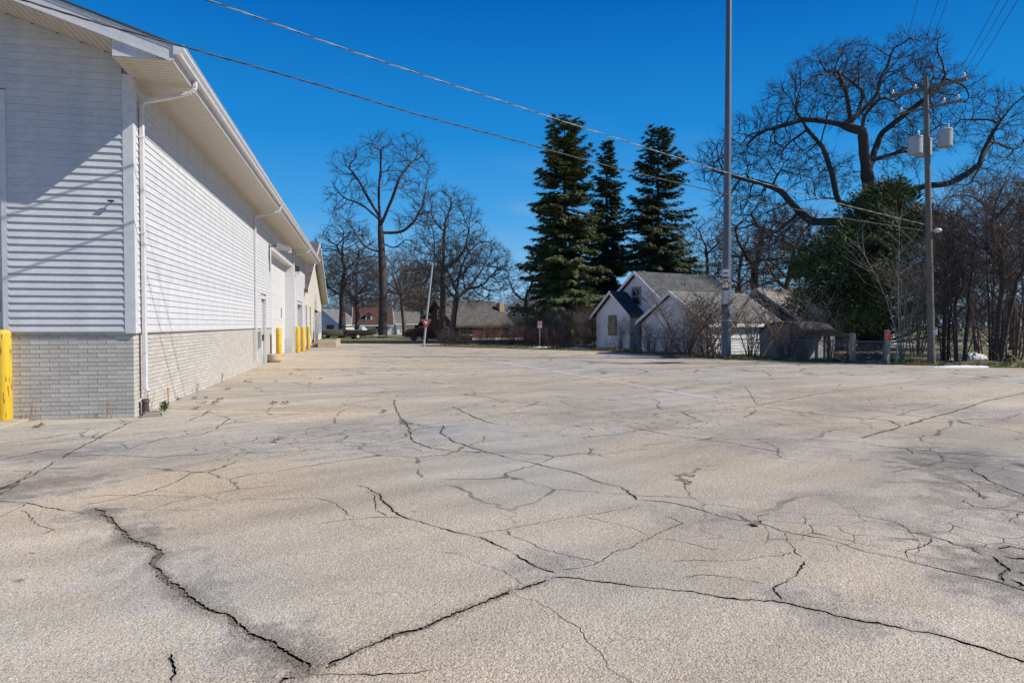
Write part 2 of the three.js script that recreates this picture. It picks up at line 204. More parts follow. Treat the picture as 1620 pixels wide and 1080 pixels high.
  for (const [x, y, R] of DRIPS) { if (x < x0 || x > x1 || y < d0 || y > d1) continue; const ri = Math.ceil(R * 1.5 / sx), rj = Math.ceil(R * 1.5 / sy), ic = Math.floor((x - x0) / sx), jc = Math.floor((y - d0) / sy); for (let b = -rj; b <= rj; b++) for (let a = -ri; a <= ri; a++) { const d = Math.hypot(a * sx, b * sy) / R, e = d + 0.7 * (vn((x + a * sx) * 40, (y + b * sy) * 40) - 0.5); if (e < 0.8) put(ic + a, jc + b, 0.42, [66, 62, 58]); } }
  // sealed joint
  for (const [P, str] of [[SEAL, 0.8], [SEAL0, 0.35]]) for (let i = 0; i < P.length - 1; i++) { const [ax, ay] = P[i], [bx_, by] = P[i + 1], n = Math.ceil(Math.hypot(bx_ - ax, by - ay) / (sx * 0.6)); for (let t = 0; t < n; t++) { const x = lerp(ax, bx_, t / n), y = lerp(ay, by, t / n) + 0.12 * (vn(x * 1.3, 4) - 0.5); if (x < x0 || x > x1 || y < d0 || y > d1) continue; const R = 0.10 * (0.6 + 0.9 * vn(x * 2, y * 2)), rj = Math.ceil(R / sy), ic = Math.floor((x - x0) / sx), jc = Math.floor((y - d0) / sy); for (let b = -rj; b <= rj; b++) { const n2 = vn(x * 30, (y + b * sy) * 30); if (n2 > 0.3) put(ic, jc + b, str * 0.5, [206, 206, 204]); } } }
  // worn yellow stall lines
  for (const [s, xa, xb] of PAINT) { const n = Math.ceil((xb - xa) / (sx * 0.5)); for (let t = 0; t < n; t++) { const lx = lerp(xa, xb, t / n); for (let w = -0.055; w <= 0.055; w += sy * 0.45) { const ls = s + w - 0.36 * lx, dx = lx * THC - ls * THS, dz = -(lx * THS + ls * THC); const x = CORNER[0] + lx * THC - ls * THS, D = CORNER[1] + lx * THS + ls * THC; if (x < x0 || x > x1 || D < d0 || D > d1) continue; const wear = vn(x * 22, D * 22) * 0.5 + vn(x * 3 + 7, D * 3) * 0.5; if (wear > 0.42) put(Math.floor((x - x0) / sx), Math.floor((D - d0) / sy), 0.36, [232, 190, 92]); } } }
  const t = new THREE.DataTexture(data, W, H); t.magFilter = THREE.LinearFilter; t.minFilter = THREE.LinearMipmapLinearFilter; t.generateMipmaps = true; t.colorSpace = THREE.SRGBColorSpace; t.wrapS = t.wrapT = THREE.ClampToEdgeWrapping; t.needsUpdate = true;
  t.repeat.set(1 / (x1 - x0), 1 / (d1 - d0)); t.offset.set(-x0 / (x1 - x0), -d0 / (d1 - d0)); return t;
}
const stoneBump = tex(1024, 1024, (i, j) => { const a = tn(i / 3, j / 3, 341), b = tn(i / 6, j / 6, 170, 1), c = tn(i / 40, j / 40, 25, 2); const v = 255 * (0.45 * sst(0.1, 0.7, a) + 0.35 * b + 0.2 * c); return [v, v, v]; }, false);
{
  const flat = (shape) => { const g = new THREE.ShapeGeometry(shape); const uv = new Float32Array(g.attributes.position.count * 2); for (let i = 0; i < g.attributes.position.count; i++) { uv[2 * i] = g.attributes.position.getX(i); uv[2 * i + 1] = g.attributes.position.getY(i); } g.setAttribute('uv', new THREE.BufferAttribute(uv, 2)); g.rotateX(-Math.PI / 2); return g; };
  const lot = new THREE.Group(); lot.name = 'parking_lot'; tag(lot, 'cracked pale grey asphalt parking lot', 'pavement', null, 'structure'); scene.add(lot);
  TILES.forEach((T, ti) => {
    const [x0, x1, d0, d1] = T; const sh = poly([[x0, d0], [x1, d0], [x1, d1], [x0, d1]]); const ps = PIECES.filter((p) => p.tile === ti);
    for (const p of ps) sh.holes.push(new THREE.Path(p.out.map((v) => new THREE.Vector2(v[0], v[1]))));
    const m = mat(1, 1, 1, 0.93, { map: groundTile(...T), bumpMap: rep(stoneBump, 1 / 2.2, 1 / 2.2), bumpScale: 0.006 });
    mesh('asphalt_surface', flat(sh), m, lot);
    if (ps.length) { const pos = [], uv = [], nor = []; for (const p of ps) { const n = p.out.length; for (let i = 0; i < n; i++) { const a = p.out[i], b = p.out[(i + 1) % n]; const A = [a[0], 0, -a[1]], B = [b[0], 0, -b[1]], C = [b[0], -0.013, -b[1]], Dd = [a[0], -0.013, -a[1]]; const l = Math.hypot(b[0] - a[0], b[1] - a[1]) || 1, nn = [(b[1] - a[1]) / l, 0, (b[0] - a[0]) / l]; for (const [v, q] of [[A, a], [B, b], [C, b], [A, a], [C, b], [Dd, a]]) { pos.push(...v); uv.push(...q); nor.push(...nn); } } }
      const g = new THREE.BufferGeometry(); g.setAttribute('position', new THREE.Float32BufferAttribute(pos, 3)); g.setAttribute('uv', new THREE.Float32BufferAttribute(uv, 2)); g.setAttribute('normal', new THREE.Float32BufferAttribute(nor, 3)); const w = mesh('crack_edge', g, m, lot); w.userData.kind = 'stuff'; }
  });
  const restMap = groundTile(-45, 45, -12, 22.4, 1024, 512), rm = mat(1, 1, 1, 0.93, { map: restMap, bumpMap: rep(stoneBump, 1 / 2.2, 1 / 2.2), bumpScale: 0.006 });
  for (const [x0, x1, d0, d1] of [[-45, 45, -12, 2.4], [-45, -6, 2.4, 8.4], [6, 45, 2.4, 8.4], [-45, -14, 8.4, 22.4], [14, 45, 8.4, 22.4]]) mesh('asphalt_surface', flat(poly([[x0, d0], [x1, d0], [x1, d1], [x0, d1]])), rm, lot);
  // dirt at the bottom of the cracks
  const dirt = tex(512, 512, (i, j) => { const v = 70 + 80 * tn(i / 6, j / 6, 85) * tn(i / 2, j / 2, 256, 1) + 30 * tn(i / 60, j / 60, 8, 2); return [v * 1.06, v * 0.96, v * 0.84]; });
  const bed = mat(1, 1, 1, 1, { map: rep(dirt, 1.2, 1.2) }); mesh('crack_bed', flat(poly([[-14.2, 2.3], [14.2, 2.3], [14.2, 22.6], [-14.2, 22.6]])), bed, lot).position.y = -0.010;

  // grass: the wide terrain, the verge beyond the lot and the lawn across the street
  const turf = tex(1024, 1024, (i, j) => { const a = tn(i / 128, j / 128, 8), b = tn(i / 32, j / 32, 32, 1), c = tn(i / 8, j / 8, 128, 2), d = tn(i / 2, j / 2, 512, 3), m = sst(0.35, 0.68, 0.45 * a + 0.35 * b + 0.2 * c), v = 0.62 + 0.75 * (0.5 * c + 0.5 * d); return [lerp(88, 122, m) * v, lerp(98, 106, m) * v, lerp(50, 72, m) * v]; });
  const turfM = mat(1, 1, 1, 1, { map: rep(turf, 1 / 9, 1 / 9) });
  const g0 = mesh('terrain', flat(poly([[-500, -200], [500, -200], [500, 700], [-500, 700]])), turfM); g0.position.y = -0.06; tag(g0, 'flat terrain of dry spring grass', 'ground', null, 'structure');
  const slab = (pts, y) => { const g = new THREE.ExtrudeGeometry(poly(pts), { depth: y + 0.05, bevelEnabled: false }); g.rotateX(-Math.PI / 2); g.translate(0, -0.05, 0); return g; };
  const rough = (pts, amp, stp) => { const out = []; for (let i = 0; i < pts.length - 1; i++) { const [ax, ay] = pts[i], [bx_, by] = pts[i + 1], L = Math.hypot(bx_ - ax, by - ay), n = Math.max(1, Math.round(L / stp)); for (let k = 0; k < n; k++) { const x = lerp(ax, bx_, k / n), y = lerp(ay, by, k / n); out.push([x + amp * (vn(x * 1.7, y * 1.7) - 0.5), y + amp * (vn(x * 1.7 + 30, y * 1.7) - 0.5)]); } } out.push(pts[pts.length - 1]); return out; };
  var VERGE_EDGE = rough([[-7.2, 52.6], [-5.3, 51.2], [0.5, 46.8], [5.9, 42.3], [8.6, 36.6], [10.4, 32.6], [14.9, 29.2], [17.4, 27.5], [19.8, 26.2], [30, 17], [44, 4]], 0.5, 0.5);
  const v1 = mesh('grass_verge', slab(VERGE_EDGE.concat([[70, -8], [80, 54.4], [30, 54.6], [4, 55.2], [-7.2, 54.6]]), 0.035), turfM); tag(v1, 'strip of dry grass and earth along the edge of the lot', 'grass', null, 'structure');
  const v2 = mesh('lawn', slab(rough([[-60, 61.4], [-14, 60.6], [0, 61.0], [30, 62], [90, 63]], 0.5, 1).concat([[200, 80], [200, 400], [-200, 400], [-200, 90]]), 0.06), turfM); tag(v2, 'lawn across the street', 'lawn', null, 'structure');
  // concrete: pad by the side doors and apron by the front overhead door
  const conc = tex(1024, 1024, (i, j) => { const a = tn(i / 170, j / 170, 6), b = tn(i / 40, j / 40, 25, 1), c = tn(i / 6, j / 6, 170, 2), d = tn(i / 2, j / 2, 512, 3), rust = sst(0.55, 0.85, 0.6 * a + 0.4 * b), v = 0.88 + 0.12 * b + 0.10 * (c - 0.5) + 0.12 * (d - 0.5); return [188 * v, lerp(174, 160, rust) * v, lerp(153, 126, rust) * v]; });
  var concM = mat(1, 1, 1, 0.92, { map: rep(conc, 1 / 5, 1 / 5), bumpMap: rep(grainBump, 2, 2), bumpScale: 0.002 }); concM.userData.metric = true;
  const pad = new THREE.Group(); pad.name = 'concrete_pad'; tag(pad, 'tan concrete pad along the side doors', 'pavement', null, 'structure'); pad.position.set(CORNER[0], 0, -CORNER[1]); pad.rotation.y = 0.2169; scene.add(pad);
  for (let k = 0; k < 6; k++) for (let q = 0; q < 2; q++) mesh('concrete_slab', bx(0.02 + q * 1.96 + 0.006, 0.02 + (q + 1) * 1.96 - 0.006, -0.02, 0.014, -(13.2 + (k + 1) * 3) + 0.008, -(13.2 + k * 3) - 0.008), concM, pad);
  const apron = new THREE.Group(); apron.name = 'door_apron'; tag(apron, 'concrete apron in front of the overhead door', 'pavement', null, 'structure'); apron.position.copy(pad.position); apron.rotation.y = 0.2169; scene.add(apron);
  mesh('concrete_slab', bx(-6.6, -1.68, -0.02, 0.03, 0.005, 3.2), concM, apron);
}
// ---------------------------------------------------------------- the white warehouse
const CX = CORNER[0], CZ = -CORNER[1], TURN = 0.2169;
const M = {};
M.vinyl = worn(0.63, 0.64, 0.66, 0.6, 0.6); M.vinyl2 = worn(0.61, 0.62, 0.645, 0.6, 0.45); M.vinyl3 = worn(0.65, 0.655, 0.67, 0.6, 0.5);
M.trim = worn(0.66, 0.67, 0.69, 0.5, 0.8); M.alu = worn(0.70, 0.70, 0.71, 0.42, 0.8);
M.soffit = worn(0.62, 0.575, 0.50, 0.6, 0.8); M.cream = worn(0.74, 0.69, 0.58, 0.6, 0.5);
M.mortar = worn(0.58, 0.56, 0.52, 0.95, 1.4);
const comb = tex(256, 256, (i, j) => { const s = tn(i / 2.6, j / 50, 98), t = tn(i / 6, j / 6, 42, 1), v = 255 * (0.6 * s + 0.4 * t); return [v, v, v]; }, false);
M.bricks = [[0.55, 0.525, 0.475], [0.51, 0.485, 0.44], [0.585, 0.56, 0.51], [0.53, 0.50, 0.445]].map((c, k) => { const m = worn(...c, 0.9, 1.1 + 0.2 * k); m.bumpMap = rep(comb, 2.2, 2.2); m.bumpScale = 0.004; return m; });
M.door = worn(0.70, 0.70, 0.70, 0.5, 0.4); M.dark = mat(0.03, 0.03, 0.033, 0.5); M.glass = mat(0.02, 0.025, 0.03, 0.06, { metalness: 0 }); M.grey = worn(0.32, 0.33, 0.34, 0.6, 1);
const shing = tex(512, 512, (i, j) => { const row = Math.floor(j / 32), off = (row * 83) % 512, tab = Math.floor(((i + off) % 512) / 64), h = NT[(row * 37 + tab * 11) & 65535], g = tn(i / 2, j / 2, 256), e = (j % 32) < 3 ? 0.72 : 1; const v = 255 * e * (0.62 + 0.22 * h + 0.28 * (g - 0.5)); return [v, v, v]; });
const roofing = (r, g, b) => { const m = mat(r, g, b, 0.95, { map: rep(shing, 0.45, 0.45) }); m.userData.metric = true; return m; };
M.roofDark = roofing(0.10, 0.10, 0.105); M.roofBrown = roofing(0.22, 0.18, 0.15); M.roofGrey = roofing(0.30, 0.29, 0.275);
const scuff = tex(256, 512, (i, j) => { const a = tn(i / 20, j / 40, 12), b = tn(i / 5, j / 7, 51, 1), c = tn(i / 2, j / 2, 128, 2), fade = tn(i / 60, j / 90, 4, 4), chip = sst(0.70, 0.76, 0.5 * a + 0.5 * b), streak = sst(0.6, 0.8, tn(i / 4, j / 70, 64, 3)) * 0.25; let q = [236, 196, 52].map((v, k) => v * (0.92 + 0.1 * (c - 0.5)) + (fade - 0.5) * [8, 18, 50][k]); q = q.map((v, k) => lerp(v, [150, 120, 60][k], streak)); return q.map((v, k) => lerp(v, [118, 84, 48][k], chip * 0.8)); });
const yellowT = mat(1, 1, 1, 0.6, { map: rep(scuff, 1, 1) });

const plank = (len, h, t0 = 0.004, t1 = 0.030) => { const g = new THREE.BoxGeometry(len, h, 1); const p = g.attributes.position; for (let i = 0; i < p.count; i++) { const z = p.getZ(i) > 0 ? (p.getY(i) > 0 ? t0 : t1) : -0.01; p.setZ(i, z); } g.computeVertexNormals(); return g; };   // runs along x, faces +z, centred
const free = (a, b, y0, y1, openings) => { let iv = [[a, b]]; for (const [s0, s1, o0, o1] of openings) if (y1 > o0 + 0.01 && y0 < o1 - 0.01) iv = iv.flatMap(([p, q]) => s1 <= p || s0 >= q ? [[p, q]] : [[p, s0], [s1, q]].filter(([u, v]) => v - u > 0.02)); return iv; };

const BRICK_TOP = 1.554, LAP = 0.127, EAVE = 6.13, SLOPE = 1 / 3, LEN = 37.8;
const B = thing('white_warehouse', 'long white vinyl-sided warehouse with grey brick base and wide eaves', 'warehouse', CX, 0, CZ, TURN);
{
  const r = rng(11), FD = [-6.3, -2.05, 0, 5.64];                       // front overhead door opening
  const SO = [[15.9, 17.25, 0, 2.75], [19.09, 28.6, 0, 5.12], [31.85, 35.6, 0, 3.02]];   // openings in the side wall
  // solid walls
  const fs = poly([[-14, 0], [FD[0], 0], [FD[0], FD[3]], [FD[1], FD[3]], [FD[1], 0], [-0.025, 0], [-0.025, 6.35], [-7, 8.66], [-14, 6.35]]);
  let g = new THREE.ExtrudeGeometry(fs, { depth: 0.2, bevelEnabled: false }); g.translate(0, 0, -0.225); mesh('front_wall', g, M.mortar, B);
  const ss = poly([[0.23, 0], [15.9, 0], [15.9, 2.75], [17.25, 2.75], [17.25, 0], [19.09, 0], [19.09, 5.12], [28.6, 5.12], [28.6, 0], [31.85, 0], [31.85, 3.02], [35.6, 3.02], [35.6, 0], [LEN, 0], [LEN, 6.35], [0.23, 6.35]]);
  g = new THREE.ExtrudeGeometry(ss, { depth: 0.42, bevelEnabled: false }); g.rotateY(Math.PI / 2); g.translate(-0.445, 0, 0); mesh('side_wall', g, M.mortar, B);
  mesh('rear_wall', prism([[-14, 0], [-0.45, 0], [-0.45, 6.35], [-7, 8.6], [-14, 6.35]], 0.2).translate(0, 0, -LEN), M.mortar, B);
  mesh('far_side_wall', bx(-14, -13.8, 0, 6.35, -LEN + 0.2, -0.23), M.mortar, B);
  // bricks, coursed in running bond
  const H = BRICK_TOP / 20, rest = []; let n = 0; const gb = {};
  const brickGeo = (len) => gb[len.toFixed(3)] ||= (() => { const b = new THREE.BoxGeometry(len, H - 0.011, 0.05); b.translate(0, 0, -0.025); return b; })();
  for (let k = 0; k < 20; k++) {
    const y = (k + 0.5) * H, off = (k % 2) * 0.152;
    for (let x = 0 - (off ? 0.152 : 0.305), first = true; ; ) { const x1 = first ? 0 : x + 0.305, x0 = Math.max(x, FD[1] + 0.09); if (x1 - x0 > 0.03) { const m = mesh('brick', brickGeo(+(x1 - x0 - 0.011).toFixed(3)), M.bricks[Math.floor(r() * 4)], B); m.position.set((x0 + x1) / 2 - (first ? 0.0055 : 0), y, -0.012 + 0.003 * (r() - 0.5)); n++; } first = false; x -= 0.305; if (x < FD[1] - 0.3) break; }
    for (const [a, b] of free(0.052, LEN, y - H / 2, y + H / 2, SO)) for (let s = a - (off ? 0.152 : 0); s < b; s += 0.305) { const s0 = Math.max(a, s), s1 = Math.min(b, s + 0.305), len = s1 - s0 - 0.011; if (len < 0.04) continue; const o = -0.012 + 0.003 * (r() - 0.5);
      if (s1 < 2.2 && n < 296) { const m = mesh('brick', brickGeo(+len.toFixed(3)), M.bricks[Math.floor(r() * 4)], B); m.rotation.y = Math.PI / 2; m.position.set(o, y, -(s0 + s1) / 2); n++; }
      else { const q = new THREE.BoxGeometry(len, H - 0.011, 0.05); q.translate(0, 0, -0.025); q.rotateY(Math.PI / 2); q.translate(o, y, -(s0 + s1) / 2); rest.push([Math.floor(r() * 4), q]); } }
  }
  for (let k = 0; k < 4; k++) { const m = mesh('brickwork', merge(rest.filter((q) => q[0] === k).map((q) => q[1])), M.bricks[k], B); m.userData.kind = 'stuff'; }
  // lap siding
  const vm = () => [M.vinyl, M.vinyl2, M.vinyl3, M.vinyl][Math.floor(r() * 4)];
  const VB = 0.012;
  for (let k = 0; ; k++) { const y0 = BRICK_TOP + k * LAP, y1 = y0 + LAP; if (y0 > 8.4) break;
    const xr = Math.min(-0.135, -(y0 - 6.37) / SLOPE), xl = Math.max(-13.9, -14 + Math.max(0, (y0 - 6.37) / SLOPE));
    for (const [a, b] of free(xl, xr, y0, y1, [[FD[0] - 0.1, FD[1] + 0.085, 0, FD[3] + 0.07]])) { if (b - a < 0.1) continue; const m = mesh('siding_plank', plank(b - a, LAP - 0.002), vm(), B); m.position.set((a + b) / 2, y0 + LAP / 2, VB); }
    if (y1 < EAVE + 0.05) for (const [a, b] of free(0.135, LEN - 0.1, y0, y1, SO.map(([p, q, o0, o1]) => [p - 0.09, q + 0.09, o0, o1 + 0.09]))) { const m = mesh('siding_plank', plank(b - a, LAP - 0.002, 0.006, 0.021), vm(), B); m.rotation.y = Math.PI / 2; m.position.set(VB, y0 + LAP / 2, -(a + b) / 2); } }
  mesh('starter_trim', merge([bx(FD[1] + 0.085, -0.14, BRICK_TOP - 0.028, BRICK_TOP - 0.001, 0.004, 0.030)]), M.trim, B);
  for (const [a, b] of free(0.14, LEN - 0.1, 1.5, BRICK_TOP, SO)) mesh('starter_trim', bx(0.004, 0.030, BRICK_TOP - 0.028, BRICK_TOP - 0.001, -b, -a), M.trim, B);
  mesh('corner_post', prism([[-0.13, -0.042], [0.045, -0.042], [0.045, 0.13], [0.012, 0.13], [0.012, -0.012], [-0.13, -0.012]], EAVE - 1.52).rotateX(-Math.PI / 2).translate(0, 1.52, 0), M.trim, B);
  mesh('corner_post', bx(0.0, 0.04, 1.52, EAVE, -LEN - 0.01, -LEN + 0.1), M.trim, B);
  // eave: boards of soffit, fascia, gutter
  const panel = merge([0, 1, 2].map((q) => bx(0, 0.915, 0, 0.016, q * 0.1355 + 0.009, q * 0.1355 + 0.1265)).concat([bx(0, 0.915, 0.016, 0.020, 0, 0.406)]));
  for (let k = 0; k < 97; k++) { const m = mesh('soffit_panel', panel, M.soffit, B); m.position.set(0.004, EAVE - 0.021, 0.93 - (k + 1) * 0.4065); }
  const back = 0.93 - 97 * 0.4065;
  mesh('fascia', bx(0.92, 0.945, EAVE - 0.03, 6.39, back, 0.9), M.trim, B);
  mesh('soffit_edge', bx(0.02, 0.06, EAVE - 0.055, EAVE - 0.019, -LEN, -0.05), M.soffit, B);
  const gp = [[0.947, 6.22], [1.055, 6.22], [1.06, 6.255], [1.105, 6.315], [1.11, 6.37], [1.122, 6.37], [1.122, 6.38], [1.098, 6.38], [1.093, 6.318], [1.05, 6.262], [1.045, 6.232], [0.957, 6.232], [0.957, 6.375], [0.947, 6.375]];
  g = prism(gp, 0.95 - back); g.translate(0, 0, back); const gut = mesh('gutter', g, M.alu, B);
  mesh('end_cap', prism([[0.947, 6.22], [1.055, 6.22], [1.06, 6.255], [1.105, 6.315], [1.11, 6.378], [0.947, 6.378]], 0.006).translate(0, 0, 0.951), M.alu, gut);
  mesh('end_cap', prism([[0.947, 6.22], [1.055, 6.22], [1.06, 6.255], [1.105, 6.315], [1.11, 6.378], [0.947, 6.378]], 0.006).translate(0, 0, back - 0.007), M.alu, gut);
  // rake: sloping soffit, barge board, boxed return
  const rk = (x) => 6.385 - SLOPE * x, ang = Math.atan(SLOPE);
  const rp = merge([0, 1, 2].map((q) => bx(q * 0.1355 + 0.009, q * 0.1355 + 0.1265, 0, 0.016, 0.04, 0.9)).concat([bx(0, 0.406, 0.016, 0.020, 0.04, 0.9)]));
  for (let k = 0; k < 18; k++) { const m = mesh('soffit_panel', rp, M.soffit, B); m.rotation.z = -ang; const d = (k + 1) * 0.4065 * Math.cos(ang); m.position.set(-0.02 - d, rk(-0.02 - d), 0); }
  const bar = (a, b, lo, hi, z0, z1) => prism([[a, lo - SLOPE * a], [b, lo - SLOPE * b], [b, hi - SLOPE * b], [a, hi - SLOPE * a]], z1 - z0).translate(0, 0, z0);
  const f1 = mesh('barge_board', bar(-7, 0.944, 6.425, 6.69, 0.902, 0.932), M.trim, B);
  mesh('drip_edge', bar(-7, 0.944, 6.62, 6.692, 0.933, 0.942), M.alu, f1); mesh('lip', bar(-7, 0.9, 6.405, 6.445, 0.88, 0.940), M.alu, f1);
  mesh('rake_return', prism([[-0.005, EAVE + 0.004], [0.915, EAVE + 0.004], [0.915, 6.15], [-0.005, 6.455]], 0.86).translate(0, 0, 0.035), M.trim, B);
  // roof
  const slab = (sgn) => { const f = (x, o) => [sgn > 0 ? x : -14 - x, 6.69 + o - SLOPE * x]; const p = [f(-7, 0), f(0.985, 0), f(0.985, 0.035), f(-7, 0.035)]; return prism(sgn > 0 ? p : p.reverse(), 0.96 - back + 0.02).translate(0, 0, back - 0.02); };
  mesh('roof', slab(1), M.roofDark, B); mesh('roof', slab(-1), M.roofDark, B);
  // front overhead door
  const od = thing('x', '', '', 0, 0, 0); scene.remove(od); delete taken.x; od.name = 'overhead_door'; od.userData = {}; B.add(od);
  for (let k = 0; k < 7; k++) mesh('door_panel', bx(FD[0] + 0.01, FD[1] - 0.01, 0.04 + k * 0.79, Math.min(0.04 + (k + 1) * 0.79 - 0.006, 5.62), -0.16, -0.12), M.door, od);
  mesh('window_frame', (() => { const s = new THREE.Shape(), rr = (sh, x, y, w, h, q) => { sh.moveTo(x + q, y); sh.lineTo(x + w - q, y); sh.quadraticCurveTo(x + w, y, x + w, y + q); sh.lineTo(x + w, y + h - q); sh.quadraticCurveTo(x + w, y + h, x + w - q, y + h); sh.lineTo(x + q, y + h); sh.quadraticCurveTo(x, y + h, x, y + h - q); sh.lineTo(x, y + q); sh.quadraticCurveTo(x, y, x + q, y); }; rr(s, -2.83, 1.86, 0.66, 0.44, 0.06); const h = new THREE.Path(); rr(h, -2.77, 1.92, 0.54, 0.32, 0.03); s.holes.push(h); return new THREE.ExtrudeGeometry(s, { depth: 0.03, bevelEnabled: false }).translate(0, 0, -0.119); })(), M.trim, od);
  mesh('window_pane', bx(-2.772, -2.228, 1.918, 2.242, -0.117, -0.104), M.glass, od);
  mesh('door_casing', bx(FD[1] - 0.006, FD[1] + 0.083, 0, FD[3] + 0.08, -0.1, 0.036), M.trim, B); mesh('door_casing', bx(FD[0], FD[1] - 0.007, FD[3] - 0.006, FD[3] + 0.08, -0.1, 0.034), M.trim, B);
  // downspouts
  const spout = (s, yb) => { const d = new THREE.Group(); d.name = 'downspout'; B.add(d); d.position.z = -s;
    const P = [], add = (x, y) => P.push([x, y]); add(1.0, 6.235); add(1.0, 6.12); for (let k = 1; k <= 8; k++) { const a = k / 8 * 1.30; add(1.0 - 0.14 * (1 - Math.cos(a)), 6.12 - 0.14 * Math.sin(a)); }
    add(0.55, 5.885); for (let k = 0; k <= 10; k++) { const a = k / 10 * 1.30; add(0.225 - 0.16 * Math.sin(a), 5.80 - 0.16 * (1 - Math.cos(a)) + 0.0); } add(0.082, 5.5); add(0.082, 3.4); add(0.082, yb + 0.15); for (let k = 1; k <= 5; k++) { const a = k / 5 * 0.9; add(0.082 + 0.12 * (1 - Math.cos(a)), yb + 0.15 - 0.12 * Math.sin(a)); }
    const pos = [], idx = []; P.forEach(([x, y], i) => { const a = P[Math.max(0, i - 1)], b = P[Math.min(P.length - 1, i + 1)], l = Math.hypot(b[0] - a[0], b[1] - a[1]), nx = -(b[1] - a[1]) / l, ny = (b[0] - a[0]) / l, el = (i > 1 && i < 11) || (i > 11 && i < 23) || i > 26, k = el && i % 2 ? 0.88 : 1; const hw = 0.036 * k, hd = 0.048 * k, c = 0.009; for (const [u, w] of [[-hw, -hd + c], [-hw + c, -hd], [hw - c, -hd], [hw, -hd + c], [hw, hd - c], [hw - c, hd], [-hw + c, hd], [-hw, hd - c]]) pos.push(x + nx * u, y + ny * u, w); });
    for (let i = 0; i < P.length - 1; i++) for (let k = 0; k < 8; k++) { const a = i * 8 + k, b = i * 8 + (k + 1) % 8; idx.push(a, b, a + 8, b, b + 8, a + 8); }
    let q = new THREE.BufferGeometry(); q.setAttribute('position', new THREE.Float32BufferAttribute(pos, 3)); q.setIndex(idx); q = q.toNonIndexed(); q.computeVertexNormals(); mesh('pipe', q, M.alu, d);
    for (const y of [5.1, 3.35, 1.15]) mesh('strap', bx(0.03, 0.121, y, y + 0.03, -0.055, 0.055), M.alu, d); return d; };
  spout(0.34, 0.38); spout(14.05, 0.2); spout(29.1, 0.16);
  // side doors
  const d1 = new THREE.Group(); d1.name = 'entry_door'; B.add(d1); mesh('door_leaf', bx(-0.16, -0.11, 0.03, 2.66, -17.17, -15.98), M.door, d1); mesh('frame', merge([bx(-0.2, 0.036, 0, 2.84, -15.906, -15.82), bx(-0.2, 0.036, 0, 2.84, -17.33, -17.244), bx(-0.2, 0.035, 2.744, 2.84, -17.243, -15.907)]), M.trim, d1); mesh('handle', bx(-0.11, -0.03, 1.0, 1.25, -17.05, -16.97), M.dark, d1); mesh('kick_plate', bx(-0.11, -0.105, 0.05, 0.35, -17.1, -16.05), M.grey, d1);
  const d2 = new THREE.Group(); d2.name = 'overhead_door'; B.add(d2); for (let k = 0; k < 8; k++) mesh('door_panel', bx(-0.42, -0.38, 0.02 + k * 0.637, 0.02 + (k + 1) * 0.637 - 0.006, -28.595, -19.095), M.door, d2); mesh('window_pane', bx(-0.379, -0.372, 2.05, 2.85, -21.6, -21.2), M.glass, d2); mesh('window_pane', bx(-0.379, -0.372, 2.05, 2.6, -27.0, -26.5), M.glass, d2);
  mesh('door_casing', merge([bx(-0.37, 0.036, 0, 5.2, -19.098, -19.0), bx(-0.37, 0.036, 0, 5.2, -28.69, -28.592), bx(-0.37, 0.035, 5.10, 5.2, -28.591, -19.099)]), M.trim, B);
  const d3 = new THREE.Group(); d3.name = 'entry_door'; B.add(d3); mesh('door_leaf', bx(-0.42, -0.38, 0.03, 3.0, -35.58, -31.87), M.grey, d3); mesh('frame', merge([bx(-0.37, 0.036, 0, 3.1, -31.858, -31.76), bx(-0.37, 0.036, 0, 3.1, -35.69, -35.592), bx(-0.37, 0.035, 3.0, 3.1, -35.591, -31.859)]), M.trim, d3);
  mesh('meter_box', bx(0.0, 0.12, 0.75, 1.4, -15.2, -14.85), M.grey, B);
  // wall lamps (unlit)
  const lamp1 = new THREE.Group(); lamp1.name = 'wall_lamp'; B.add(lamp1); mesh('bracket', merge([bx(0.03, 0.07, 4.5, 5.2, -18.33, -18.27), rod(V(0.05, 5.1, -18.3), V(0.5, 5.18, -18.3), 0.025)]), M.dark, lamp1); mesh('housing', prism([[0.35, 5.0], [0.95, 4.92], [0.98, 5.08], [0.4, 5.28]], 0.4).translate(0, 0, -18.5), M.grey, lamp1); mesh('lens', bx(0.83, 0.99, 4.88, 4.925, -18.46, -18.14), mat(0.7, 0.7, 0.66, 0.2), lamp1);
  const lamp2 = new THREE.Group(); lamp2.name = 'wall_lamp'; B.add(lamp2); mesh('housing', prism([[0.03, 4.95], [0.3, 4.95], [0.26, 5.25], [0.03, 5.3]], 0.4).translate(0, 0, -30.8), M.dark, lamp2); mesh('lens', prism([[0.03, 4.75], [0.24, 4.8], [0.29, 4.945], [0.03, 4.945]], 0.36).translate(0, 0, -30.78), mat(0.62, 0.58, 0.45, 0.2), lamp2);
  mesh('hose_bib', merge([rod(V(-0.32, 3.86, 0.03), V(-0.32, 3.86, 0.1), 0.014), bx(-0.36, -0.26, 3.85, 3.88, 0.09, 0.13)]), M.dark, B);
}
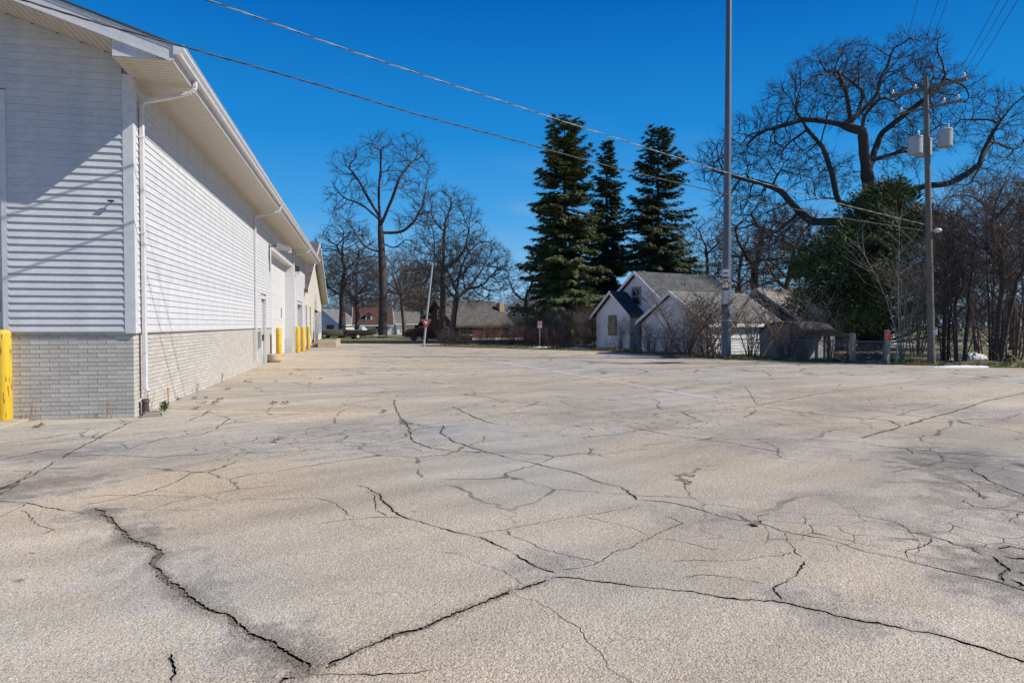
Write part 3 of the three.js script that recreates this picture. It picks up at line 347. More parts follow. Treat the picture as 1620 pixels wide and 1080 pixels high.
// cream annexe beyond, gable to the lot
{
  const A = thing('cream_annexe', 'cream-sided gabled building with brown shingle roof joined to the far end of the warehouse', 'building', CX - THC * 0.4 - THS * 38, 0, CZ + THS * 0.4 - THC * 38, TURN);
  // local: x out, z = -(s-38); gable centred at s = 51.9
  const c = 13.9, hw = 13.8, ev = 4.2, ap = 8.95, sl = (ap - ev) / hw;
  let g = prism([[c - hw, 0], [c + hw, 0], [c + hw, ev], [c, ap], [c - hw, ev]], 14); g.rotateY(Math.PI / 2); g.translate(-14, 0, 0); mesh('wall', g, M.cream, A);
  const pk = []; for (let y = 0.3; y < ap - 0.25; y += 0.13) { const e = y + 0.13 < ev ? hw : hw - (y + 0.13 - ev) / sl; if (e < 0.2) break; const q = plank(2 * e, 0.128, 0.004, 0.02); q.rotateY(Math.PI / 2); q.translate(0.011, y + 0.065, -c); pk.push(q); }
  const sd = mesh('siding', merge(pk), M.cream, A); sd.userData.kind = 'stuff';
  for (const sg of [-1, 1]) { const q = prism([[c, ap + 0.12], [c + sg * (hw + 0.95), ap + 0.12 - sl * (hw + 0.95)], [c + sg * (hw + 0.95), ap + 0.3 - sl * (hw + 0.95)], [c, ap + 0.3]].slice()[sg > 0 ? 'slice' : 'reverse'](), 14.7); q.rotateY(Math.PI / 2); q.translate(-14, 0, 0); mesh('roof', q, M.roofBrown, A);
    const u = prism([[c, ap + 0.02], [c + sg * (hw + 0.9), ap + 0.02 - sl * (hw + 0.9)], [c + sg * (hw + 0.9), ap + 0.117 - sl * (hw + 0.9)], [c, ap + 0.117]].slice()[sg > 0 ? 'slice' : 'reverse'](), 0.64); u.rotateY(Math.PI / 2); u.translate(0.036, 0, 0); mesh('soffit', u, M.soffit, A);
    const v = prism([[c, ap + 0.0], [c + sg * (hw + 0.97), ap - sl * (hw + 0.97)], [c + sg * (hw + 0.97), ap + 0.31 - sl * (hw + 0.97)], [c, ap + 0.31]].slice()[sg > 0 ? 'slice' : 'reverse'](), 0.03); v.rotateY(Math.PI / 2); v.translate(0.702, 0, 0); mesh('barge_board', v, M.trim, A); }
  const win = (s, w, y0, y1) => { const q = new THREE.Group(); q.name = 'window'; A.add(q); mesh('frame', merge([bx(0.03, 0.09, y0 - 0.1, y0, -s - w / 2 - 0.1, -s + w / 2 + 0.1), bx(0.03, 0.09, y1, y1 + 0.1, -s - w / 2 - 0.1, -s + w / 2 + 0.1), bx(0.03, 0.088, y0, y1, -s - w / 2 - 0.1, -s - w / 2), bx(0.03, 0.088, y0, y1, -s + w / 2, -s + w / 2 + 0.1), bx(0.03, 0.08, (y0 + y1) / 2 - 0.03, (y0 + y1) / 2 + 0.03, -s - w / 2, -s + w / 2)]), M.trim, q); mesh('pane', bx(0.03, 0.045, y0, y1, -s - w / 2, -s + w / 2), M.glass, q); };
  win(5.9, 1.1, 0.8, 3.2); win(10.2, 1.1, 0.8, 3.2); win(21.6, 1.1, 0.8, 3.0); win(23.6, 1.1, 0.8, 3.0); win(25.6, 1.1, 0.8, 3.0);
  const dd = new THREE.Group(); dd.name = 'door'; A.add(dd); mesh('door_leaf', bx(0.03, 0.07, 0.05, 2.3, -15.6, -14.4), M.door, dd); mesh('frame', merge([bx(0.03, 0.09, 0, 2.4, -15.72, -15.6), bx(0.03, 0.09, 0, 2.4, -14.4, -14.28), bx(0.03, 0.088, 2.3, 2.4, -15.6, -14.4)]), M.trim, dd);
  mesh('wall_lamp', prism([[0.03, 2.85], [0.3, 2.8], [0.3, 2.95], [0.03, 3.1]], 0.6).translate(0, 0, -17), M.dark, A);
}
// raised bed with concrete walls by the annexe
{
  const P = thing('raised_planting_bed', 'low concrete-walled planting bed of bare soil beside the cream building', 'planter', CX, 0, CZ, TURN);
  mesh('end_wall', bx(0.9, 2.2, 0, 0.42, -38.2, -37.95), concM, P); mesh('side_wall', bx(1.95, 2.2, 0, 0.40, -43.0, -38.22), concM, P); mesh('side_wall', bx(1.94, 2.21, 0, 0.46, -47.2, -43.02), concM, P); mesh('end_wall', bx(0.9, 1.93, 0, 0.42, -47.2, -46.95), concM, P);
  mesh('soil', bx(0.5, 1.94, 0, 0.33, -46.94, -38.22), worn(0.36, 0.26, 0.15, 1, 1), P);
}
// yellow bollards, half barrel
{
  const capProfile = (h, r) => [[0, 0], [r, 0], [r, h - 0.05], [r * 0.93, h - 0.02], [r * 0.7, h + 0.015], [r * 0.35, h + 0.03], [0.001, h + 0.033]].map((p) => new THREE.Vector2(...p));
  const rust = worn(0.30, 0.10, 0.03, 0.95, 4);
  const bol = (x, D, h, label) => { const b = thing('yellow_bollard', label, 'bollard', x, 0, -D, 0, 'yellow steel bollards'); mesh('post', new THREE.LatheGeometry(capProfile(h, 0.122), 28), yellowT, b); mesh('rusty_foot', new THREE.CylinderGeometry(0.125, 0.133, 0.035, 24).translate(0, 0.0175, 0), rust, b); return b; };
  const q = (px, py, h, l) => { const [x, D] = G(px, py); return bol(x, D, h, l); };
  q(6, 667, 1.56, 'tall yellow bollard beside the front overhead door'); q(441, 572, 1.52, 'yellow bollard behind the tan half barrel');
  q(471, 558.5, 1.52, 'yellow bollard beside the farthest downspout of the warehouse'); q(479, 556, 1.52, 'middle one of the three yellow bollards by the grey side door'); q(487.5, 552.5, 1.52, 'yellow bollard nearest the raised planting bed');
  const [x, D] = G(433, 573.5), t = thing('half_barrel', 'low tan barrel planter at the foot of a yellow bollard', 'barrel', x, 0, -D);
  mesh('barrel', new THREE.LatheGeometry([[0, 0], [0.25, 0], [0.285, 0.12], [0.29, 0.24], [0.265, 0.38], [0.235, 0.38], [0.235, 0.33], [0, 0.33]].map((p) => new THREE.Vector2(...p)), 20), worn(0.52, 0.40, 0.28, 0.9, 2), t); mesh('hoop', new THREE.LatheGeometry([[0.287, 0.1], [0.292, 0.1], [0.296, 0.14], [0.289, 0.14]].map((p) => new THREE.Vector2(...p)), 20), worn(0.4, 0.32, 0.24, 0.8, 2), t); mesh('hoop', new THREE.LatheGeometry([[0.281, 0.28], [0.287, 0.28], [0.280, 0.32], [0.275, 0.32]].map((p) => new THREE.Vector2(...p)), 20), worn(0.4, 0.32, 0.24, 0.8, 2), t);
}
// ---------------------------------------------------------------- vegetation: growing limbs as tapered tubes
const unit = (v) => { const l = Math.hypot(...v) || 1; return v.map((q) => q / l); };
class Limbs {
  constructor() { this.p = []; this.n = []; this.i = []; }
  tube(pts, rad, sides) { const P = this.p, N = this.n, I = this.i, m = pts.length; let ux = 0.37, uy = 0.11, uz = 0.92; const b0 = P.length / 3;
    for (let k = 0; k < m; k++) { const a = pts[Math.max(0, k - 1)], b = pts[Math.min(m - 1, k + 1)]; let tx = b[0] - a[0], ty = b[1] - a[1], tz = b[2] - a[2]; const l = Math.hypot(tx, ty, tz) || 1; tx /= l; ty /= l; tz /= l; let d = ux * tx + uy * ty + uz * tz; ux -= d * tx; uy -= d * ty; uz -= d * tz; let q = Math.hypot(ux, uy, uz); if (q < 1e-3) { ux = ty; uy = tz; uz = tx; d = ux * tx + uy * ty + uz * tz; ux -= d * tx; uy -= d * ty; uz -= d * tz; q = Math.hypot(ux, uy, uz) || 1; } ux /= q; uy /= q; uz /= q; const vx = ty * uz - tz * uy, vy = tz * ux - tx * uz, vz = tx * uy - ty * ux, r = rad[k];
      for (let s = 0; s < sides; s++) { const t = s / sides * 6.28318, c = Math.cos(t), w = Math.sin(t), nx = ux * c + vx * w, ny = uy * c + vy * w, nz = uz * c + vz * w; P.push(pts[k][0] + nx * r, pts[k][1] + ny * r, pts[k][2] + nz * r); N.push(nx, ny, nz); }
      if (k) { const o = b0 + (k - 1) * sides; for (let s = 0; s < sides; s++) { const s1 = (s + 1) % sides; I.push(o + s, o + s1, o + sides + s, o + s1, o + sides + s1, o + sides + s); } } } }
  geo() { const g = new THREE.BufferGeometry(); g.setAttribute('position', new THREE.Float32BufferAttribute(this.p, 3)); g.setAttribute('normal', new THREE.Float32BufferAttribute(this.n, 3)); g.setIndex(this.i); return g; }
}
// limbs reach for scattered points inside the crown's outline (space colonisation), so every fork has a cause
function grow({ seed, env, path, step = 0.4, kill = 0.8, tip = 0.011, trunkR = 0.4, gnarl = 0.3, lift = 0.05, twigs = 3, twigLen = 0.7, iters = 120, outer = 1.4, limbs = [], coarse = 0.10, inertia = 0.28 }) {
  const r = rng(seed), nd = [];
  let prev = -1; for (let k = 0; k < path.length - 1; k++) { const a = path[k], b = path[k + 1], L = Math.hypot(b[0] - a[0], b[1] - a[1], b[2] - a[2]), n = Math.max(1, Math.round(L / step)); for (let i = 0; i < n; i++) { nd.push({ q: [0, 1, 2].map((c) => lerp(a[c], b[c], i / n)), p: prev, c: [] }); if (prev >= 0) nd[prev].c.push(nd.length - 1); prev = nd.length - 1; } }
  for (const lb of limbs) { let best = 0, bd = 1e9; nd.forEach((n, k) => { const d = Math.hypot(n.q[0] - lb[0][0], n.q[1] - lb[0][1], n.q[2] - lb[0][2]); if (d < bd) { bd = d; best = k; } }); const cv = new THREE.CatmullRomCurve3([V(...nd[best].q), ...lb.slice(1).map((p) => V(...p))]), n = Math.round(cv.getLength() / step); let pv = best; for (let i = 1; i <= n; i++) { const p = cv.getPointAt(i / n); nd.push({ q: [p.x, p.y, p.z].map((v) => v + (r() - 0.5) * gnarl * step * 0.5), p: pv, c: [] }); nd[pv].c.push(nd.length - 1); pv = nd.length - 1; } }
  const hmin = path[0][1] + (path[path.length - 1][1] - path[0][1]) * 0.45;
  // first the scaffold reaches for a few far-apart points, then the fine branches fill in
  for (const [frac, kl, stf] of [[coarse * 0.3, kill * 4, 1], [coarse * 2, kill * 2, 1], [1, kill, 1]]) {
    const at_ = []; for (const e of env) for (let k = 0; k < Math.ceil(e.n * frac); k++) { let x, y, z, l; do { x = 2 * r() - 1; y = 2 * r() - 1; z = 2 * r() - 1; l = Math.hypot(x, y, z); } while (l > 1 || l < 0.05); const f = Math.pow(l, 1 / outer) / l, q = [e.c[0] + x * f * e.r[0], e.c[1] + y * f * e.r[1], e.c[2] + z * f * e.r[2]]; if (q[1] > 1.5) at_.push({ q, d: 1e9, n: 0 }); }
    let start = 0;
    for (let it = 0; it < iters && at_.length; it++) {
      for (const a of at_) for (let k = start; k < nd.length; k++) { const q = nd[k].q; if (q[1] < hmin) continue; const d = (q[0] - a.q[0]) ** 2 + (q[1] - a.q[1]) ** 2 + (q[2] - a.q[2]) ** 2; if (d < a.d) { a.d = d; a.n = k; } }
      start = nd.length; const pull = new Map();
      for (let k = at_.length - 1; k >= 0; k--) { const a = at_[k]; if (a.d < kl * kl) { at_[k] = at_[at_.length - 1]; at_.pop(); continue; } const q = nd[a.n].q, l = Math.sqrt(a.d); let v = pull.get(a.n); if (!v) pull.set(a.n, v = [0, 0, 0]); for (let c = 0; c < 3; c++) v[c] += (a.q[c] - q[c]) / l; }
      let grew = false;
      for (const [k, v] of pull) { const n = nd[k]; if (n.c.length > 3) continue; const l = Math.hypot(...v) || 1, pd = n.p >= 0 ? unit(n.q.map((w, c) => w - nd[n.p].q[c])) : [0, 1, 0], I = n.c.length ? inertia * 0.35 : inertia; if (!n.c.length && (v[0] * pd[0] + v[1] * pd[1] + v[2] * pd[2]) / l < -0.05) continue; const u = [0, 1, 2].map((c) => v[c] / l + I * pd[c] + (r() - 0.5) * 2 * gnarl + (c === 1 ? lift : 0)), m = Math.hypot(...u) || 1, q = [0, 1, 2].map((c) => n.q[c] + u[c] / m * step * stf); if (n.c.some((j) => Math.hypot(nd[j].q[0] - q[0], nd[j].q[1] - q[1], nd[j].q[2] - q[2]) < step * 0.35)) continue; nd.push({ q, p: k, c: [] }); n.c.push(nd.length - 1); grew = true; }
      if (!grew) break;
    }
  }
  const tips = nd.filter((n) => !n.c.length).length, ex = clamp(Math.log(tips) / Math.log(trunkR / tip), 1.7, 3.2);
  for (let k = nd.length - 1; k >= 0; k--) { const n = nd[k]; n.r = n.c.length ? Math.pow(n.c.reduce((s, j) => s + nd[j].r ** ex, 0), 1 / ex) * 1.004 : tip; }
  const tr = new Limbs(), cr = new Limbs(), forkY = path[path.length - 1][1];
  const chains = [[-1, 0]]; while (chains.length) { const [par, s] = chains.pop(), pts = [], rad = []; if (par >= 0) { pts.push(nd[par].q); rad.push(Math.min(nd[par].r, nd[s].r * 1.25)); } let k = s; for (;;) { const n = nd[k]; pts.push(n.q); rad.push(n.r); if (!n.c.length) break; let best = n.c[0]; for (const j of n.c) if (nd[j].r > nd[best].r) best = j; for (const j of n.c) if (j !== best) chains.push([k, j]); k = best; }
    const R = rad[0], sides = R > 0.12 ? 8 : R > 0.035 ? 5 : 3; if (par < 0) { for (let k = 0; k < pts.length && pts[k][1] < forkY; k++) rad[k] *= 1.28 - 0.28 * pts[k][1] / forkY; rad[0] *= 1.3; let c = pts.findIndex((p) => p[1] > forkY); if (c < 2) c = pts.length; tr.tube(pts.slice(0, c + 1), rad.slice(0, c + 1), 9); if (c < pts.length - 1) cr.tube(pts.slice(c), rad.slice(c), 7); } else if (pts.length > 1) cr.tube(pts, rad, sides); }
  for (const n of nd) { if (n.r > tip * 2.6 || n.p < 0) continue; const pq = nd[n.p].q, l = Math.hypot(n.q[0] - pq[0], n.q[1] - pq[1], n.q[2] - pq[2]) || 1, d = [0, 1, 2].map((c) => (n.q[c] - pq[c]) / l); const cnt = n.c.length ? (r() < 0.55 ? twigs - 1 : 1) : twigs;
    for (let t = 0; t < cnt; t++) { const u = [d[0] + (r() - 0.5) * 1.5, d[1] + (r() - 0.5) * 1.3 + 0.2, d[2] + (r() - 0.5) * 1.5], m = Math.hypot(...u) || 1, L = twigLen * (0.45 + 0.8 * r()), a = n.q, b = [0, 1, 2].map((c) => a[c] + u[c] / m * L * 0.5), w = [u[0] / m + (r() - 0.5) * 0.6, u[1] / m + (r() - 0.5) * 0.5 + 0.12, u[2] / m + (r() - 0.5) * 0.6], e = [0, 1, 2].map((c) => b[c] + w[c] * L * 0.5); const t0 = tip * 0.7; cr.tube([a, b, e], [t0, t0 * 0.75, t0 * 0.35], 3);
      if (r() < 0.6) { const f = [0, 1, 2].map((c) => b[c] + (w[c] * 0.6 + (r() - 0.5) * 1.1) * L * 0.45); cr.tube([b, f], [t0 * 0.65, t0 * 0.3], 3); } } }
  return { trunk: tr.geo(), crown: cr.geo() };
}
const bark = (r, g, b) => mat(r, g, b, 0.95);
const BK = { grey: bark(0.115, 0.098, 0.082), dark: bark(0.070, 0.058, 0.050), brown: bark(0.135, 0.100, 0.080), red: bark(0.16, 0.098, 0.08), tan: bark(0.20, 0.155, 0.115), pale: bark(0.27, 0.235, 0.20) };
function bareTree(name, label, px, D, opt, m, group) { const x = (px - 810) / 1080 * D, t = thing(name, label, 'tree', x, 0, -D, 0, group), g = grow(opt); mesh('trunk', g.trunk, m, t); mesh('crown', g.crown, m, t); return t; }
const TG = 'bare leafless trees';
// limb lines read off the photograph, given depth at random
const limbsOf = (px0, D, seed, lists) => { const r = rng(seed), s = D / 1080; return lists.map((l) => { let z = 0; const dz = (r() - 0.5) * 2.4; return l.map(([px, py], i) => [(px - px0) * s, EYE + (513 - py) * s, z += i ? dz * (0.6 + r() * 0.8) : 0]); }); };
const lobes = (px0, D, seed, list, dens) => { const r = rng(seed), s = D / 1080; return list.map(([px, py, rx, ry, z = 0]) => ({ c: [(px - px0) * s, EYE + (513 - py) * s, z + (r() - 0.5) * 3], r: [rx * s, ry * s, rx * s * 1.1], n: Math.round(rx * rx * ry * s * s * s * dens) + 30 })); };
const oak = bareTree('oak_tree', 'huge bare oak with a wide spreading crown behind the utility pole', 1378, 50, { seed: 3, path: [[0, 0, 0], [0.1, 4, 0], [-0.1, 9.5, 0.1], [-0.3, 12.0, 0]], limbs: limbsOf(1378, 50, 4, [
  [[1371, 283], [1353, 235], [1345, 198], [1360, 176]], [[1373, 275], [1384, 249], [1401, 212], [1422, 191]], [[1374, 320], [1325, 324], [1307, 280], [1290, 240]], [[1378, 330], [1442, 301], [1487, 294], [1530, 262]],
  [[1376, 380], [1330, 352], [1285, 348], [1237, 300], [1213, 287]], [[1347, 205], [1310, 195], [1270, 190]], [[1374, 340], [1320, 312], [1270, 315]],
  [[1360, 176], [1385, 152], [1396, 120]], [[1422, 191], [1450, 166], [1478, 145], [1492, 120]], [[1345, 198], [1328, 158], [1308, 128]], [[1270, 190], [1228, 203], [1192, 214]], [[1290, 240], [1281, 205], [1264, 172]], [[1530, 262], [1541, 228], [1546, 196], [1562, 174]], [[1213, 287], [1172, 278], [1138, 264]], [[1384, 249], [1436, 236], [1484, 226]], [[1350, 190], [1372, 140], [1362, 105]]]),
  env: lobes(1378, 50, 6, [[1300, 120, 55, 38], [1360, 95, 50, 36], [1430, 95, 50, 36], [1490, 130, 45, 40], [1250, 165, 50, 40], [1200, 215, 55, 42], [1160, 265, 52, 40], [1330, 170, 60, 45], [1410, 165, 60, 45], [1480, 200, 55, 40], [1550, 195, 50, 42], [1590, 235, 40, 36], [1250, 240, 60, 42], [1190, 320, 60, 36], [1300, 280, 50, 40], [1230, 370, 50, 36], [1420, 240, 45, 36], [1520, 150, 36, 26], [1130, 250, 30, 26], [1545, 280, 40, 24]], 26), step: 0.34, kill: 0.42, tip: 0.0155, trunkR: 0.54, gnarl: 0.2, coarse: 0.08, lift: 0.12, twigs: 5, twigLen: 0.85, outer: 1.15 }, BK.dark, TG);
// tall tree left of centre
const tall = bareTree('cottonwood_tree', 'tallest bare tree standing alone on the far lawn, with a forked upright trunk', 605, 82, { seed: 8, path: [[0, 0, 0], [0.1, 6, 0], [-0.2, 13.4, 0]], limbs: limbsOf(605, 82, 9, [
  [[601, 360], [598, 300], [600, 265]], [[604, 358], [622, 320], [636, 290]], [[598, 345], [580, 310], [566, 285]], [[599, 350], [573, 325], [553, 318]], [[606, 368], [635, 365], [655, 348]], [[604, 402], [582, 392], [568, 374]], [[606, 385], [625, 392], [642, 380]]]),
  env: lobes(605, 82, 10, [[606, 235, 26, 26], [575, 250, 24, 26], [545, 265, 22, 24], [650, 245, 26, 30], [675, 265, 18, 24], [535, 310, 22, 22], [570, 300, 26, 26], [625, 280, 26, 30], [660, 305, 26, 26], [545, 345, 26, 20], [670, 345, 24, 20], [640, 350, 22, 18], [565, 370, 22, 18], [645, 390, 22, 16]], 11), step: 0.4, kill: 0.5, tip: 0.021, trunkR: 0.36, gnarl: 0.15, coarse: 0.10, lift: 0.32, twigs: 4, twigLen: 1.0, outer: 1.15 }, BK.dark, TG);
const upright = bareTree('elm_tree', 'slim bare tree with several upright stems in front of the brown house', 699, 66, { seed: 21, path: [[0, 0, 0], [0.05, 2.5, 0], [0.1, 4.4, 0]], env: [{ c: [0.7, 10.2, 0], r: [3.6, 4.9, 3.2], n: 900 }, { c: [-1.8, 7.4, 0], r: [2.6, 3, 2.4], n: 280 }], step: 0.33, kill: 0.45, tip: 0.018, trunkR: 0.24, gnarl: 0.15, lift: 0.5, coarse: 0.16, twigs: 4, twigLen: 0.8 }, BK.dark, TG);
const vase = bareTree('maple_tree', 'broad vase-shaped bare tree beside the brown house roof', 714, 64, { seed: 33, path: [[0, 0, 0], [0.1, 1.4, 0], [0.2, 2.1, 0]], env: [{ c: [1.7, 6.6, 0], r: [4.3, 3.4, 3.6], n: 1300 }, { c: [-0.8, 5.8, 0.3], r: [2.6, 2.8, 2.6], n: 380 }], step: 0.3, kill: 0.38, tip: 0.016, trunkR: 0.25, gnarl: 0.14, lift: 0.5, coarse: 0.16, twigs: 5, twigLen: 0.8 }, BK.brown, TG);
const small = bareTree('apple_tree', 'small bare tree with open crooked branches in front of the tan house', 834, 70, { seed: 41, path: [[0, 0, 0], [0.15, 1.6, 0], [0.0, 2.8, 0]], env: [{ c: [0.2, 5.6, 0], r: [2.9, 2.5, 2.6], n: 420 }], step: 0.3, kill: 0.42, tip: 0.018, trunkR: 0.2, gnarl: 0.35, twigs: 3, twigLen: 0.7 }, BK.dark, TG);
const W = (px, D) => [(px - 810) / 1080 * D, 0, -D];
copy(upright, 'bare tree close beside the gable of the cream building', ...W(541, 84), 1.3, [1.35, 0.95, 1.35]);
copy(vase, 'bare bushy tree between the tallest tree and the leaning sign post', ...W(668, 86), 5.0, [1.0, 0.95, 1.0]);
copy(vase, 'low spreading bare tree just left of the tallest tree', ...W(566, 92), 2.2, [1.15, 1.2, 1.15]);
copy(vase, 'bare tree just right of the tallest tree in front of the grey roof', ...W(640, 94), 4.1, [1.0, 1.15, 1.0]);
copy(small, 'dense bare tree rising behind the white garage roof', ...W(1196, 62), 0.7, [1.7, 1.65, 1.7]);
copy(upright, 'slim bare tree behind the white house ridge, left of the steel pole', ...W(1122, 66), 2.6, [1.0, 0.8, 1.0]);
copy(vase, 'bare tree filling the gap between the steel pole and the evergreen', ...W(1236, 58), 0.4, [1.1, 1.15, 1.1]);
copy(upright, 'bare tree rising behind the brown cottage roof', ...W(1168, 72), 5.1, [1.1, 0.8, 1.1]);
copy(vase, 'bare tree spreading behind the thicket at the right edge', ...W(1608, 44), 3.3, [1.0, 1.1, 1.0]);

// ---- conifers
function leafCloud() { const pos = [], nor = []; return { quad(c, d, s, w, h) { // c centre, d along, s side; both unit
    const a = [c[0] - s[0] * w, c[1] - s[1] * w, c[2] - s[2] * w], b = [c[0] + s[0] * w, c[1] + s[1] * w, c[2] + s[2] * w], e = [c[0] + d[0] * h, c[1] + d[1] * h, c[2] + d[2] * h]; const n = [s[1] * d[2] - s[2] * d[1], s[2] * d[0] - s[0] * d[2], s[0] * d[1] - s[1] * d[0]]; pos.push(...a, ...b, ...e); for (let k = 0; k < 3; k++) nor.push(...n); }, geo() { const g = new THREE.BufferGeometry(); g.setAttribute('position', new THREE.Float32BufferAttribute(pos, 3)); g.setAttribute('normal', new THREE.Float32BufferAttribute(nor, 3)); return g; } }; }
function spruce(label, px, D, H, R, seed, m, base = 1.2, pw = 0.85, dens = 1) {
  const r = rng(seed), t = thing('spruce_tree', label, 'tree', (px - 810) / 1080 * D, 0, -D, 0, 'tall spruces'), lb = new Limbs(), lc = leafCloud();
  const tk = new Limbs(); tk.tube([[0, 0, 0], [0, H * 0.5, 0.05], [0, H, 0]], [H * 0.017, H * 0.010, 0.02], 8); mesh('trunk', tk.geo(), BK.dark, t);
  for (let y = base; y < H - 0.2; y += 0.23 * (0.8 + 0.5 * r())) { const f = (H - y) / (H - base), Lr = R * Math.pow(f, pw) * (0.9 + 0.12 * Math.sin(y * 1.7 + seed)), n = 3 + Math.floor(3 * f + r() * 2);
    for (let k = 0; k < n; k++) { const az = r() * 6.283, L = Lr * (0.45 + 0.45 * r() + 0.35 * vn(az * 1.6 + seed, y * 0.55)) + 0.12 + 0.2 * f, up = lerp(-0.34, 0.45, Math.pow(1 - f, 2)) + (r() - 0.5) * 0.42, dx = Math.cos(az), dz = Math.sin(az), seg = Math.max(3, Math.round(L / 0.45)), pts = [], rad = [];
      for (let s = 0; s <= seg; s++) { const u = s / seg; pts.push([dx * L * u, y + up * L * u - 0.10 * L * u * u * (f > 0.25 ? 1 : 0) + 0.10 * L * u * u * u * u * 1.6, dz * L * u]); rad.push(0.012 + 0.028 * f * (1 - u)); }
      lb.tube(pts, rad, 3);
      for (let s = 1; s <= seg; s++) { const q = pts[s], u = s / seg, cnt = Math.round((15 + 13 * (1 - u)) * dens * Math.min(1, 0.12 + L / 1.5));
        for (let j = 0; j < cnt; j++) { const sd = (r() < 0.5 ? -1 : 1), a = az + sd * (0.35 + 0.9 * r()), out = (0.12 + 0.75 * r()) * (0.35 + 0.65 * (1 - u)) * Math.min(1, L / 2.2), c = [q[0] + Math.cos(a) * out + (r() - 0.5) * 0.22, q[1] - 0.08 - out * 0.22 - r() * 0.28 * f, q[2] + Math.sin(a) * out + (r() - 0.5) * 0.22];
          const d = unit([Math.cos(a) * 0.8 + (r() - 0.5) * 0.7, -0.35 - 0.6 * r() + 0.7 * (1 - f), Math.sin(a) * 0.8 + (r() - 0.5) * 0.7]), s0 = unit([-Math.sin(a) + (r() - 0.5) * 0.9, (r() - 0.5) * 1.2, Math.cos(a) + (r() - 0.5) * 0.9]); lc.quad(c, d, s0, 0.045 + 0.055 * r(), 0.26 + 0.28 * r()); } } } }
  mesh('limbs', lb.geo(), BK.dark, t); mesh('crown', lc.geo(), m, t); return t;
}
const needle = (r, g, b) => mat(r, g, b, 0.85, { side: THREE.DoubleSide });
const ND = [needle(0.115, 0.135, 0.040), needle(0.080, 0.105, 0.050), needle(0.090, 0.112, 0.046), needle(0.085, 0.105, 0.030)];
spruce('broad tall spruce nearest the brown house, its crown hanging to the hedge', 893, 60, 19.8, 4.4, 51, ND[0], 1.0, 0.45, 2.3);
spruce('slimmest spruce, standing between the two broader ones', 959, 66, 19.4, 3.2, 57, ND[1], 1.5, 0.62, 1.6);
spruce('spruce with a pointed top directly above the white house roof', 1040, 62, 19.6, 4.6, 63, ND[2], 1.5, 0.56, 1.8);
// dense broad evergreen in front of the oak
{
  const D = 46, t = thing('cedar_tree', 'dense dark green evergreen behind the utility pole', 'tree', (1380 - 810) / 1080 * D, 0, -D), r = rng(71), lc = leafCloud(), lb = new Limbs();
  const blobs = []; for (let k = 0; k < 400; k++) { const a = r() * 6.283, h = 0.9 + 8.4 * Math.pow(r(), 0.85), f = h < 4.6 ? 1 : 1 - Math.pow((h - 4.6) / 5.0, 1.7), R = 4.5 * Math.max(0.14, f) * Math.sqrt(r()); blobs.push([Math.cos(a) * R * 1.05 - 0.2 + Math.max(0, h - 4) * 0.24, h + (r() - 0.5) * 0.4, Math.sin(a) * R * 0.9, 0.42 + 0.55 * r()]); }
  for (const b of blobs) { lb.tube([[b[0] * 0.12, Math.max(0.3, b[1] - 1.4), b[2] * 0.12], [b[0] * 0.6, b[1] - 0.4, b[2] * 0.6], [b[0], b[1], b[2]]], [0.05, 0.03, 0.01], 4); const n = Math.round(240 * b[3]); for (let j = 0; j < n; j++) { const u = unit([r() - 0.5, r() - 0.5, r() - 0.5]), q = b[3] * Math.pow(r(), 0.45), c = [b[0] + u[0] * q * 1.15, b[1] + u[1] * q * 0.8, b[2] + u[2] * q * 1.15]; if (c[1] < 0.3) continue; lc.quad(c, unit([u[0] + (r() - 0.5), u[1] * 0.4 + 0.35 + (r() - 0.5) * 0.9, u[2] + (r() - 0.5)]), unit([r() - 0.5, r() - 0.5, r() - 0.5]), 0.03 + 0.035 * r(), 0.13 + 0.17 * r()); } }
  const tk = new Limbs(); tk.tube([[0, 0, 0], [-0.05, 4, 0], [0.2, 8.6, 0]], [0.26, 0.17, 0.03], 8); tk.tube([[0.5, 0, 0.2], [0.9, 3.5, 0.3], [0.8, 6.5, 0.2]], [0.16, 0.11, 0.02], 7);
  mesh('trunk', tk.geo(), BK.dark, t); mesh('limbs', lb.geo(), BK.dark, t); mesh('crown', lc.geo(), ND[3], t); t.scale.setScalar(1.17);
}
